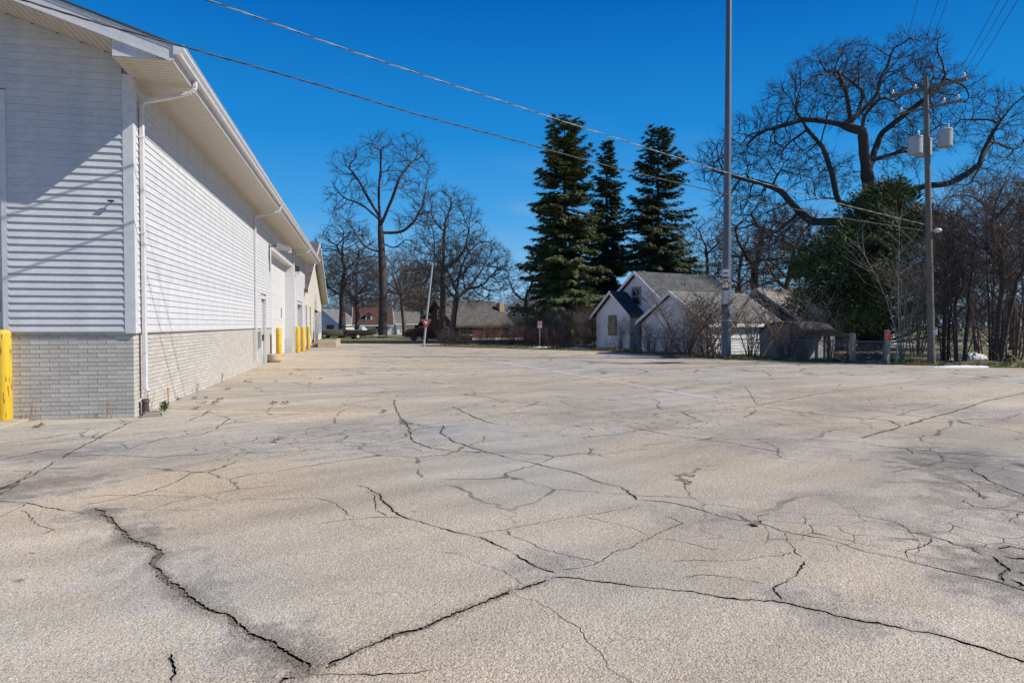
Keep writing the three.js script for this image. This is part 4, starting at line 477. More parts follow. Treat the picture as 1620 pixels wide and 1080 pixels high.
// ---- shrubs and thicket stems
function shrubGeo(seed, { h = 2, stems = 16, spread = 0.5, base = 0.25, side = 5, r0 = 0.016, curl = 0.35, fine = 1 }) {
  const r = rng(seed), lb = new Limbs();
  for (let k = 0; k < stems; k++) { const az = r() * 6.283, tilt = spread * (0.25 + 0.9 * r()), L = h * (0.7 + 0.42 * r()), seg = 6, b = base * Math.sqrt(r()); let x = Math.cos(az) * b, y = 0, z = Math.sin(az) * b, a = tilt * 0.6, az2 = az; const pts = [[x, y, z]], rad = [r0 * (0.8 + 0.7 * r())]; const R0 = rad[0];
    for (let s = 1; s <= seg; s++) { a += curl * tilt * (r() - 0.15) * 0.8 + (r() - 0.5) * 0.16; az2 += (r() - 0.5) * 0.5; const l = L / seg; x += Math.cos(az2) * Math.sin(a) * l; z += Math.sin(az2) * Math.sin(a) * l; y += Math.cos(a) * l; pts.push([x, y, z]); rad.push(R0 * (1 - 0.8 * s / seg)); }
    lb.tube(pts, rad, 4);
    for (let s = 1; s <= seg; s++) for (let j = 0; j < side * (s / seg + 0.25); j++) { const q = pts[s], u = r(), p = pts[s - 1], o = [lerp(p[0], q[0], u), lerp(p[1], q[1], u), lerp(p[2], q[2], u)], aa = r() * 6.283, el = 0.25 + 0.85 * r(), l2 = h * (0.13 + 0.2 * r()), d = [Math.cos(aa) * Math.cos(el), Math.sin(el), Math.sin(aa) * Math.cos(el)], m = [o[0] + d[0] * l2 * 0.5, o[1] + d[1] * l2 * 0.5, o[2] + d[2] * l2 * 0.5], e = [m[0] + (d[0] + (r() - 0.5) * 0.7) * l2 * 0.5, m[1] + (d[1] + (r() - 0.3) * 0.5) * l2 * 0.5, m[2] + (d[2] + (r() - 0.5) * 0.7) * l2 * 0.5], t0 = R0 * 0.38; lb.tube([o, m, e], [t0, t0 * 0.7, t0 * 0.3], 3); for (let v = 0; v < 2 * fine; v++) { const a3 = r() * 6.283, b3 = r() < 0.5 ? m : e, l3 = l2 * (0.25 + 0.35 * r()); lb.tube([b3, [b3[0] + Math.cos(a3) * l3 * 0.7, b3[1] + (0.15 + 0.7 * r()) * l3, b3[2] + Math.sin(a3) * l3 * 0.7]], [t0 * 0.55, t0 * 0.25], 3); } } }
  return lb.geo();
}
const SG = { dense: [shrubGeo(101, { h: 1.25, stems: 20, spread: 0.6, base: 0.45, side: 4, r0: 0.011 }), shrubGeo(102, { h: 1.2, stems: 17, spread: 0.7, base: 0.5, side: 4, r0: 0.011 })], tall: [shrubGeo(103, { h: 2.6, stems: 18, spread: 0.42, base: 0.5, side: 5, r0: 0.013 }), shrubGeo(104, { h: 2.5, stems: 16, spread: 0.5, base: 0.45, side: 5, r0: 0.013 })], vase: [shrubGeo(105, { h: 3.3, stems: 12, spread: 0.62, base: 0.26, side: 4, r0: 0.032, curl: 0.5, fine: 0.5 }), shrubGeo(106, { h: 2.5, stems: 11, spread: 0.5, base: 0.24, side: 4, r0: 0.024, curl: 0.5, fine: 0.5 })], pole: [shrubGeo(107, { h: 6.6, stems: 7, spread: 0.26, base: 0.3, side: 5, r0: 0.045, curl: 0.3, fine: 1.5 }), shrubGeo(108, { h: 6.2, stems: 8, spread: 0.3, base: 0.4, side: 5, r0: 0.036, curl: 0.3, fine: 1.5 })], whip: [shrubGeo(109, { h: 6.0, stems: 5, spread: 0.26, base: 0.10, side: 4, r0: 0.026, curl: 1.1, fine: 1 })] };
function shrub(kind, v, name, label, px, py, m, sx = 1, sy = 1, turn = 0, group) { const [x, D] = G(px, py), s = mesh(name, SG[kind][v], m); tag(s, label, 'shrub', group); s.position.set(x, 0.02, -D); s.rotation.y = turn; s.scale.set(sx, sy, sx); return s; }
const HG = 'bare hedge shrubs along the lot edge', sr = rng(202);
// clipped hedge right of the yield sign
[[706, 547.6, 'first'], [718, 547.4, 'second'], [731, 547.2, 'third'], [746, 547.2, 'fourth'], [765, 547.6, 'fifth'], [786, 548, 'sixth'], [803, 548.4, 'seventh']].forEach(([px, py, w], k) => shrub('dense', k % 2, 'hedge_shrub', `${w} bare low shrub of the hedge counting away from the yield sign`, px, py, BK.dark, k < 4 ? 1 : 0.8, k < 4 ? 1.0 : 0.72, k * 1.3, HG));
[[818, 548.2, 'left end'], [830, 548.4, 'left half'], [843, 548.6, 'middle'], [862, 549, 'right half'], [876, 549.4, 'right end']].forEach(([px, py, w], k) => shrub('dense', (k + 1) % 2, 'hedge_shrub', `rounded reddish-brown shrub at the ${w} of the dense clump by the small sign`, px, py, BK.red, 1.25, 1.1 + 0.1 * (k % 2), k * 0.9, HG));
[[872, 546.5, 'behind the small sign'], [888, 547.5, 'right of the small sign'], [903, 548.5, 'above the first snow patch'], [918, 549.5, 'above the second snow patch'], [934, 550.5, 'left of the white porch'], [950, 551.5, 'against the left corner of the white porch']].forEach(([px, py, w], k) => shrub('tall', k % 2, 'tall_shrub', `tall twiggy tan shrub ${w}`, px, py, k % 3 === 2 ? BK.brown : BK.tan, 1.05, 0.95 + 0.12 * sr(), k * 1.1, 'tall shrubs between the hedge and the white house'));
[[772, 546.2, 'behind the gap in the low hedge'], [792, 546.6, 'between the low hedge and the dense clump'], [812, 546.8, 'behind the left end of the dense clump'], [834, 547.0, 'behind the middle of the dense clump'], [852, 547.2, 'behind the post of the small sign']].forEach(([px, py, w], k) => shrub('tall', k % 2, 'tall_shrub', `waist-high brown twiggy shrub ${w}`, px, py, k % 2 ? BK.tan : BK.brown, 0.9, 0.6 + 0.08 * k, k * 1.9, 'tall shrubs between the hedge and the white house'));
[[982, 553.5, 0.75, 0.7, 'beside the green bin'], [1003, 555, 0.8, 0.85, 'at the corner between porch and garage']].forEach(([px, py, sx, sy, w], k) => shrub('tall', k % 2, 'tall_shrub', `thin bare shrub ${w}`, px, py, BK.dark, sx, sy, k * 2.1));
[[1029, 558.5, 0.75, 0.75, 1, 'first vase-shaped bare shrub against the shaded garage gable'], [1056, 560.5, 0.65, 0.6, 1, 'smallest bare shrub under the garage gable'], [1083, 563.5, 1.05, 0.95, 0, 'largest bare shrub, arching over the garage gable'], [1116, 564.5, 1.0, 0.85, 0, 'bare shrub at the corner of the garage'], [1136, 566, 0.85, 0.9, 0, 'bare shrub just left of the steel pole'], [1188, 567.0, 0.8, 0.95, 1, 'bare shrub just right of the steel pole'], [1243, 569, 0.85, 0.95, 0, 'bare shrub in front of the grey shed doors'], [1270, 570, 0.75, 0.8, 1, 'bare shrub at the corner of the grey shed'], [1316, 572.5, 0.7, 0.7, 1, 'bare shrub by the lean-to posts']].forEach(([px, py, sx, sy, v, l], k) => shrub('vase', v, 'vase_shrub', l, px, py, [BK.brown, BK.tan, BK.grey][k % 3], sx * 1.1, sy * 1.12, k * 1.7 + 0.5, 'vase-shaped shrubs by the garage'));
// thicket round the utility pole
shrub('whip', 0, 'young_tree', 'pale slim young tree fanning out just left of the utility pole', 1428, 574.5, BK.pale, 0.95, 1.0, 0.3);
[[1496, 573, 0, 0.8, 0.9, BK.dark, 'dark multi-stemmed thicket tree just right of the utility pole'], [1517, 574, 1, 0.85, 1.05, BK.red, 'reddish thicket tree behind the snow bank'], [1576, 575, 0, 1.05, 1.0, BK.dark, 'pair of thick dark trunks at the edge of the thicket'], [1603, 571, 1, 1.15, 1.15, BK.red, 'reddish thicket tree nearest the right picture edge'], [1560, 563, 1, 1.2, 1.25, BK.red, 'tall reddish thicket tree behind the dark trunks'], [1452, 562, 1, 1.0, 0.9, BK.grey, 'grey thicket tree between the pale young tree and the utility pole'], [1634, 566, 0, 1.3, 1.2, BK.dark, 'thicket tree half cut by the right picture edge']].forEach(([px, py, v, sx, sy, m, l], k) => tag(shrub('pole', v, 'thicket_tree', l, px, py, m, sx, sy, k * 1.4), l, 'tree', 'bare trees of the thicket'));
// thick stems under the thicket
[[1576, 575.5, 0.17, 5.2, 0.05], [1583, 575.5, 0.13, 4.6, 0.16], [1514, 573.5, 0.10, 3.8, -0.06], [1526, 573.2, 0.09, 3.6, 0.05]].forEach(([px, py, R, h, lean], k) => { const [x, D] = G(px, py), g = grow({ seed: 300 + k, path: [[0, 0, 0], [lean * h * 0.4, h * 0.4, 0], [lean * h * 0.8, h * 0.75, 0.1]], env: [{ c: [lean * h * 1.2, h * 1.25, 0], r: [1.4, h * 0.5, 1.3], n: 90 }], step: 0.25, kill: 0.45, tip: 0.009, trunkR: R, gnarl: 0.25, lift: 0.25, twigs: 3, twigLen: 0.5 }); const t = thing('thicket_sapling', ['thicker of the two dark trunks rising from the bank', 'leaning slimmer one of the two dark trunks on the bank', 'dark bare stem left of the snow heap', 'dark bare stem in the middle of the snow heap'][k], 'tree', x, 0, -D, 0, 'bare trees of the thicket'); mesh('trunk', g.trunk, BK.dark, t); mesh('crown', g.crown, BK.dark, t); });
// far woods that close the horizon
{
  const g = grow({ seed: 90, path: [[0, 0, 0], [0, 2.2, 0], [0.1, 3.6, 0]], env: [{ c: [0, 6.4, 0], r: [4.4, 4.6, 4.4], n: 420 }], step: 0.5, kill: 0.9, tip: 0.02, trunkR: 0.22, gnarl: 0.25, lift: 0.2, twigs: 6, twigLen: 1.4 }), one = mergeGeometries([g.trunk, g.crown]), n = 320, im = shadows(new THREE.InstancedMesh(one, BK.grey, n)), r = rng(91), m4 = new THREE.Matrix4(); im.name = 'distant_woods'; tag(im, 'grey-brown line of bare woods along the horizon', 'woods', null, 'stuff');
  for (let k = 0; k < n; k++) { const D = 185 + 150 * r(), x = (r() * 2 - 1) * D * 1.05, s = 0.75 + 0.5 * r(); m4.makeRotationY(r() * 6.28).scale(V(s * 1.2, s, s * 1.2)).setPosition(x, 0, -D); im.setMatrixAt(k, m4); im.setColorAt(k, new THREE.Color().setRGB(0.9 + 0.4 * r(), 0.9 + 0.3 * r(), 0.9 + 0.3 * r())); } scene.add(im);
}
// tufts of dry grass along the ragged edge of the lot
{
  const r = rng(95), lc = leafCloud(); for (let k = 0; k < 9; k++) { const a = r() * 6.28, d = unit([Math.cos(a) * 0.6, 1, Math.sin(a) * 0.6]); lc.quad([Math.cos(a) * 0.03, 0, Math.sin(a) * 0.03], d, [-Math.sin(a), 0, Math.cos(a)], 0.008, 0.07 + 0.08 * r()); }
  const n = 5200, im = shadows(new THREE.InstancedMesh(lc.geo(), mat(1, 1, 1, 1, { side: THREE.DoubleSide }), n)), m4 = new THREE.Matrix4(); im.name = 'dry_grass'; tag(im, 'tufts of dry grass along the edge of the lot', 'grass', null, 'stuff');
  for (let k = 0; k < n; k++) { const e = VERGE_EDGE[Math.floor(Math.pow(r(), 0.8) * (VERGE_EDGE.length - 40))], o = Math.pow(r(), 1.6) * 3.2, s = 0.6 + 1.0 * r(); m4.makeRotationY(r() * 6.28).scale(V(s, s, s)).setPosition(e[0] + o * 0.62 + (r() - 0.5) * 0.5, 0.03, -(e[1] + o * 0.78 + 0.1)); im.setMatrixAt(k, m4); const g = r(); im.setColorAt(k, new THREE.Color().setRGB(lerp(0.30, 0.12, g), lerp(0.24, 0.16, g), lerp(0.12, 0.05, g))); } scene.add(im);
}
// ---------------------------------------------------------------- houses beyond the lot (local: long wall along x facing +z, gable end at x = 0 facing -x)
const HT = Math.atan2(0.52, 0.855);
const white = worn(0.74, 0.74, 0.75, 0.7, 0.5), clap = worn(0.75, 0.76, 0.78, 0.75, 0.5);
function gableHouse(name, label, cat, X, D, w, len, eave, apex, o = {}) {
  const t = thing(name, label, cat, X, 0, -D, o.turn ?? HT), wm = o.wall || clap, rm = o.roof || M.roofGrey, gm = o.gable || wm, ov = o.over ?? 0.3, sl = (apex - eave) / (w / 2);
  let g = prism([[0, 0], [w, 0], [w, eave], [w / 2, apex], [0, eave]], len); g.rotateY(Math.PI / 2); mesh('wall', g, wm, t);    // shape x -> -z, extruded along x
  if (gm !== wm) { const q = prism([[0.0, 0], [w, 0], [w, eave], [w / 2, apex], [0, eave]], 0.02); q.rotateY(Math.PI / 2); q.translate(-0.022, 0, 0); mesh('gable_wall', q, gm, t); }
  if (o.lap) { const L = o.lap, a = [], b = []; for (let y = 0.2; y + L < apex - 0.1; y += L) { const m = y + L < eave ? 0 : (y + L - eave) / sl, W_ = w - 2 * m; if (W_ > 0.2) { const q = plank(W_, L - 0.004, 0.003, 0.022); q.rotateY(-Math.PI / 2); q.translate(-0.033, y + L / 2, -w / 2); a.push(q); } if (y + L < eave) { const q = plank(len, L - 0.004, 0.003, 0.022); q.translate(len / 2, y + L / 2, 0.011); b.push(q); } } const m = mesh('siding', merge(a.concat(b)), gm, t); m.userData.kind = 'stuff'; }
  for (const sg of [0, 1]) { const f = (u, dy) => sg ? [w / 2 + u, apex + dy - sl * u] : [w / 2 - u, apex + dy - sl * u], U = w / 2 + ov, P = [f(0, 0.03), f(U, 0.03), f(U, 0.15), f(0, 0.15)]; if (!sg) P.reverse(); const q = prism(P, len + 2 * ov); q.rotateY(Math.PI / 2); q.translate(-ov, 0, 0); mesh('roof', q, rm, t);
    const R = [f(0, -0.06), f(U + 0.02, -0.06), f(U + 0.02, 0.155), f(0, 0.155)]; if (!sg) R.reverse(); const v = prism(R, 0.04); v.rotateY(Math.PI / 2); const v2 = v.clone(); v.translate(-ov - 0.043, 0, 0); v2.translate(len + ov + 0.003, 0, 0); mesh('barge_board', v, o.trim || white, t); mesh('barge_board', v2, o.trim || white, t); }
  mesh('eave_board', bx(-ov, len + ov, eave - sl * ov - 0.12, eave - sl * ov + 0.06, ov + 0.002, ov + 0.03), o.trim || white, t);
  // side: 'g' on the gable end (u = distance back from the near corner), 'w' on the long wall
  t.win = (side, u, y0, wd, h, fm = white, pm = M.glass, nm = 'window') => { const q = new THREE.Group(); q.name = nm; t.add(q); const F = 0.09, mk = (a, b, c, d, e, f) => side === 'g' ? bx(-e - 0.03, -f - 0.03, c, d, -b, -a) : bx(a, b, c, d, f + 0.03, e + 0.03), s = (p, a, b, c, d, e, f) => mk(a, b, c, d, Math.max(e, f), Math.min(e, f));
    const B4 = (a, b, c, d, e0, e1) => side === 'g' ? bx(-0.06 - e1, -0.06 - e0, c, d, -b, -a) : bx(a, b, c, d, 0.033 + e0, 0.033 + e1);
    mesh('frame', merge([B4(u - wd / 2 - F, u - wd / 2, y0 - F, y0 + h + F, 0, 0.05), B4(u + wd / 2, u + wd / 2 + F, y0 - F, y0 + h + F, 0, 0.05), B4(u - wd / 2, u + wd / 2, y0 - F, y0, 0, 0.05), B4(u - wd / 2, u + wd / 2, y0 + h, y0 + h + F, 0, 0.05)].concat(nm === 'window' ? [B4(u - wd / 2, u + wd / 2, y0 + h / 2 - 0.025, y0 + h / 2 + 0.025, 0.001, 0.03)] : [])), fm, q); mesh('pane', B4(u - wd / 2, u + wd / 2, y0, y0 + h, 0.0, 0.012), pm, q); return q; };
  return t;
}
// white house with front porch wing
const wh = gableHouse('white_house', 'white house with grey shingle roof and one attic window in its gable', 'house', 9.95, 42.46, 6.4, 6.9, 2.65, 5.03, { roof: roofing(0.15, 0.15, 0.155), lap: 0.16 });
wh.win('g', 3.2, 3.0, 0.72, 1.08, mat(0.25, 0.26, 0.28), M.glass); mesh('vent_pipe', cyl(0.05, 0.05, 0.9, 3.2, 3.7, -2.0, 8), M.grey, wh);
{ const p = new THREE.Group(); p.name = 'porch_wing'; wh.add(p); // local offset of the wing: its front lies 4.4 m before the main gable
  const w = 3.45, ev = 2.35, ap = 3.74, len = 4.4, sl = (ap - ev) / (w / 2), z0 = -1.15 + 0.0; const lx = (7.62 - 9.95) * 0.855 + (-(44 - 42.46)) * -0.52, lz = (7.62 - 9.95) * 0.52 + (-(44 - 42.46)) * 0.855;
  let g = prism([[0, 0], [w, 0], [w, ev], [w / 2, ap], [0, ev]], -lx - 0.002); g.rotateY(Math.PI / 2); g.translate(lx, 0, lz); mesh('wall', g, clap, p);
  const a = []; for (let y = 0.2; y + 0.16 < ap - 0.05; y += 0.16) { const m = y + 0.16 < ev ? 0 : (y + 0.16 - ev) / sl; if (w - 2 * m > 0.2) { const q = plank(w - 2 * m, 0.156, 0.003, 0.022); q.rotateY(-Math.PI / 2); q.translate(lx - 0.011, y + 0.08, lz - w / 2); a.push(q); } } mesh('siding', merge(a), clap, p).userData.kind = 'stuff';
  for (const sg of [0, 1]) { const f = (u, dy) => sg ? [w / 2 + u, ap + dy - sl * u] : [w / 2 - u, ap + dy - sl * u], U = w / 2 + 0.32, P = [f(0, 0.03), f(U, 0.03), f(U, 0.14), f(0, 0.14)]; if (!sg) P.reverse(); let q = prism(P, -lx + 0.3); q.rotateY(Math.PI / 2); q.translate(lx - 0.3, 0, lz); mesh('roof', q, M.roofDark, p); const R = [f(0, -0.05), f(U + 0.02, -0.05), f(U + 0.02, 0.145), f(0, 0.145)]; if (!sg) R.reverse(); q = prism(R, 0.04); q.rotateY(Math.PI / 2); q.translate(lx - 0.345, 0, lz); mesh('barge_board', q, white, p); }
  mesh('window_frame', bx(lx - 0.06, lx - 0.024, 0.95, 2.3, lz - w / 2 - 0.42, lz - w / 2 + 0.42), mat(0.12, 0.11, 0.11), p); mesh('window_pane', bx(lx - 0.07, lx - 0.061, 1.02, 2.23, lz - w / 2 - 0.34, lz - w / 2 + 0.34), M.glass, p); }
// garage
const ga = gableHouse('white_garage', 'low white clapboard garage with grey roof, its gable end in shade behind bare shrubs', 'garage', 10.4, 36.5, 5.0, 5.6, 1.85, 3.42, { roof: roofing(0.30, 0.285, 0.26), lap: 0.15 });
ga.win('w', 4.35, 0.75, 0.42, 0.95); { const tails = []; for (let x = 0.1; x < 5.6; x += 0.42) mesh('rafter_tail', bx(x, x + 0.06, 1.64, 1.76, 0.036, 0.29), white, ga); }
// brown gabled cottage with tan roof
const bc = gableHouse('brown_cottage', 'small brown-gabled cottage with a tan roof and white attic window, behind the shed', 'house', 21.73, 51.9, 7.2, 6.5, 2.2, 4.45, { roof: roofing(0.50, 0.44, 0.37), wall: worn(0.09, 0.075, 0.06, 0.9), over: 0.35 });
bc.win('g', 3.7, 2.6, 0.85, 1.05); mesh('wall_band', bx(0, 6.5, 1.6, 1.95, 0.004, 0.03), white, bc);
// grey garden shed with double doors
{ const X = 13.9, D = 32.3, t = thing('grey_shed', 'pale grey garden shed with double doors and a dark gambrel roof', 'shed', X, 0, -D, HT), w = 2.55, len = 2.3, ev = 1.28, gm = worn(0.40, 0.41, 0.43, 0.85, 0.8), P = [[0, 0], [w, 0], [w, ev], [w - 0.38, 1.62], [w / 2, 1.76], [0.38, 1.62], [0, ev]]; let g = prism(P, len); g.rotateY(Math.PI / 2); mesh('wall', g, gm, t);
  const R = (a, b) => { const q = prism([a, b, [b[0], b[1] + 0.06], [a[0], a[1] + 0.06]], len + 0.2); q.rotateY(Math.PI / 2); q.translate(-0.1, 0.012, 0); mesh('roof', q, M.roofDark, t); }; R([w / 2, 1.76], [w - 0.36, 1.625]); R([w - 0.38, 1.62], [w + 0.1, 1.2]); R([0.36, 1.625], [w / 2, 1.76]); R([-0.1, 1.2], [0.38, 1.62]);
  for (let k = 0; k < 8; k++) mesh('board', bx(-0.022, -0.002, 0.04, 1.24, -(0.04 + (k + 1) * 0.31 - 0.008), -(0.04 + k * 0.31)), gm, t); for (const u of [0.85, 1.75]) mesh('vent_hole', bx(-0.028, -0.023, 1.08, 1.17, -u - 0.045, -u + 0.045), M.dark, t);
  for (let k = 0; k < 6; k++) mesh('board', bx(0.05 + k * 0.37, 0.05 + (k + 1) * 0.37 - 0.01, 0.04, 1.22, 0.002, 0.02), gm, t); }
// lean-to on posts beside the shed
{ const [X, D] = G(1327, 571), t = thing('lean_to', 'weathered open lean-to on wooden posts beside the grey shed', 'shelter', X, 0, -D, HT), wd = worn(0.22, 0.18, 0.14, 0.95, 1); mesh('roof', prism([[-0.9, 1.42], [0.9, 1.12], [0.9, 1.17], [-0.9, 1.47]], 1.6).translate(0, 0, -1.4), worn(0.33, 0.28, 0.22, 0.9), t); for (const [x, z] of [[-0.75, 0], [0.75, 0], [-0.75, -1.2], [0.75, -1.2]]) mesh('post', bx(x - 0.05, x + 0.05, 0, 1.3 - x * 0.16, z - 0.05, z + 0.05), wd, t); mesh('brace', rod(V(0.7, 0.25, 0.02), V(0.1, 0.95, 0.02), 0.035), wd, t); mesh('brace', rod(V(0.75, 0.3, 0.02), V(1.4, 0.75, 0.02), 0.03), wd, t); }
// white cottage glimpsed under the evergreen
const wc = gableHouse('white_cottage', 'white cottage with a white door glimpsed below the dark evergreen', 'house', (1346 - 810) / 1080 * 50, 50, 5, 6, 2.3, 3.7, { roof: M.roofGrey }); wc.win('w', 0.9, 0.7, 0.5, 1.0); wc.win('g', 1.0, 0.6, 0.8, 1.2);
// dark brown house with porch deck, chimney
{ const dk = worn(0.085, 0.045, 0.035, 0.9, 0.6), h = gableHouse('brown_house', 'dark brown house with a big grey-brown roof and a porch deck behind the hedge', 'house', -6.0, 73, 8.5, 6.6, 1.75, 4.25, { wall: dk, roof: roofing(0.19, 0.165, 0.15), over: 0.5, trim: dk });
  for (const [u, w] of [[0.9, 0.8], [1.75, 0.7], [4.6, 0.75], [5.4, 0.75], [6.1, 0.5]]) h.win('w', u, 0.6, w, 0.9, worn(0.45, 0.42, 0.34)); h.win('g', 2.2, 0.5, 1.0, 0.8); h.win('g', 3.9, 2.4, 0.9, 0.8); const dr = h.win('w', 3.0, 0.05, 0.85, 1.6, worn(0.45, 0.42, 0.34), worn(0.28, 0.10, 0.06), 'door');
  const deck = new THREE.Group(); deck.name = 'deck'; h.add(deck); const rd = worn(0.20, 0.075, 0.05, 0.85, 0.8); mesh('floor', bx(0.6, 7.2, 0.25, 0.33, 0.06, 2.6), rd, deck); mesh('skirt', bx(0.6, 7.2, 0.0, 0.25, 2.55, 2.6), white, deck); mesh('rail', bx(0.6, 7.2, 0.98, 1.04, 2.5, 2.58), rd, deck); for (let x = 0.65; x < 7.2; x += 0.93) mesh('post', bx(x, x + 0.08, 0.33, 0.98, 2.5, 2.58), rd, deck); mesh('slats', merge(Array.from({ length: 44 }, (_, k) => bx(0.75 + k * 0.147, 0.85 + k * 0.147, 0.38, 0.95, 2.52, 2.55))), rd, deck).userData.kind = 'stuff';
  mesh('chimney', bx(6.65, 7.25, 0, 4.15, -2.9, -2.1), worn(0.42, 0.30, 0.19, 0.95, 1.2), h); }
// tan house with garage doors
{ const tn_ = worn(0.36, 0.34, 0.24, 0.9, 0.5), h = gableHouse('tan_house', 'tan gabled house with white garage doors behind the small bare tree', 'house', (851 - 810) / 1080 * 92, 92, 5.4, 9, 1.8, 4.7, { wall: tn_, roof: M.roofDark, turn: HT + 1.05, over: 0.4 });
  h.win('g', 1.4, 0.1, 1.6, 1.5, white, M.door, 'garage_door'); h.win('g', 4.0, 0.1, 1.6, 1.5, white, M.door, 'garage_door'); h.win('g', 3.2, 2.75, 0.5, 0.8); h.win('g', 2.0, 2.75, 0.5, 0.8); }
// far row on the left: red-brown roof, grey roof, pale gable
{ const a = gableHouse('red_roofed_house', 'white house with a red-brown roof and a dormer window behind the boats', 'house', (560 - 810) / 1080 * 104, 104, 7, 5.6, 1.75, 4.2, { roof: roofing(0.17, 0.075, 0.05), turn: HT - 0.35 }); a.win('w', 1.0, 0.5, 0.8, 0.9); a.win('w', 3.6, 0.5, 0.8, 0.9); a.win('g', 3, 0.5, 0.9, 1);
  const dm = new THREE.Group(); dm.name = 'dormer'; a.add(dm); mesh('dormer_wall', bx(1.7, 2.7, 2.3, 3.2, -1.9, -0.75), white, dm); mesh('dormer_pane', bx(1.95, 2.45, 2.45, 3.0, -0.75, -0.72), M.glass, dm); mesh('dormer_roof', prism([[1.55, 3.15], [2.85, 3.15], [2.2, 3.6]], 1.6).translate(0, 0, -2.2), roofing(0.17, 0.075, 0.05), dm);
  const b = gableHouse('grey_roofed_house', 'long low white house with a grey-green roof right of the tallest tree', 'house', (628 - 810) / 1080 * 110, 110, 7, 8, 1.9, 3.7, { roof: roofing(0.30, 0.29, 0.24), turn: HT - 0.3 }); b.win('w', 1.2, 0.6, 0.8, 0.9); b.win('w', 3.2, 0.6, 0.8, 0.9); b.win('w', 5.6, 0.6, 0.8, 0.9);
  const c = gableHouse('pale_gabled_house', 'pale house with an arched dark opening beside the cream building', 'house', (536 - 810) / 1080 * 112, 112, 6, 6, 1.8, 4.1, { roof: M.roofGrey, turn: HT + 0.75 }); c.win('g', 1.6, 0.3, 1.1, 1.2, mat(0.1, 0.1, 0.1)); }
// ---------------------------------------------------------------- poles, wires, signs
const woodMap = tex(256, 512, (i, j) => { const v = 255 * (0.62 + 0.3 * tn(i / 3, j / 60, 85) + 0.18 * (tn(i / 8, j / 8, 32, 1) - 0.5)); return [v, v * 0.97, v * 0.92]; });
const poleWood = mat(0.27, 0.245, 0.225, 0.95, { map: rep(woodMap, 2, 3) });
const steel = worn(0.115, 0.14, 0.17, 0.55, 0.4), galv = worn(0.42, 0.44, 0.46, 0.5, 1), boxGrey = worn(0.40, 0.43, 0.46, 0.6, 1.5);
// tall steel pole with boxes
{ const [X, D] = G(1149, 567), t = thing('steel_pole', 'tall blue-grey steel pole with four small electrical boxes', 'pole', X, 0, -D);
  const pg = cyl(0.235, 0.17, 9, 0, 0, 0, 12), pg2 = cyl(0.17, 0.12, 12, 0, 9.0, 0, 12); mesh('shaft', pg, steel, t); mesh('upper_shaft', pg2, steel, t); mesh('base_plate', bx(-0.3, 0.3, 0, 0.04, -0.3, 0.3), steel, t); mesh('conduit', merge([cyl(0.03, 0.03, 5.2, -0.235, 0.1, 0.05, 8)]), boxGrey, t); for (const y of [1.85, 2.35]) mesh('band', cyl(0.25, 0.25, 0.04, 0, y, 0, 14), galv, t);
  const Y = (py) => EYE + (513 - py) / 1080 * D, box = (x0, x1, y0, y1, m, z = 0.22) => mesh('box', bx(x0, x1, y0, y1, z - 0.05, z + 0.14), m, t);
  const b1 = box(-0.29, 0.02, Y(438), Y(427), worn(0.6, 0.6, 0.58), 0.24); mesh('blue_label', bx(-0.27, -0.06, Y(434.5), Y(431.5), 0.381, 0.386), mat(0.05, 0.14, 0.5, 0.6), b1);
  const rusty = mat(1, 1, 1, 0.8, { map: tex(128, 128, (i, j) => { const q = sst(0.5, 0.62, 0.6 * tn(i / 18, j / 30, 7) + 0.4 * tn(i / 6, j / 6, 21, 1)); return [lerp(196, 120, q), lerp(192, 58, q), lerp(180, 28, q)]; }) }); box(-0.31, 0.10, Y(456), Y(441.5), rusty, 0.24);
  const b3 = box(-0.28, 0.03, Y(481), Y(460), boxGrey, 0.24); mesh('slot', bx(-0.17, -0.12, Y(473), Y(464), 0.381, 0.386), worn(0.6, 0.6, 0.6), b3); box(0.04, 0.26, Y(496), Y(488), worn(0.5, 0.52, 0.54), 0.2); mesh('hook', tube([V(-0.16, 10.0, 0), V(-0.34, 9.95, 0), V(-0.36, 10.2, 0)], 0.015, 8, 5), galv, t); }
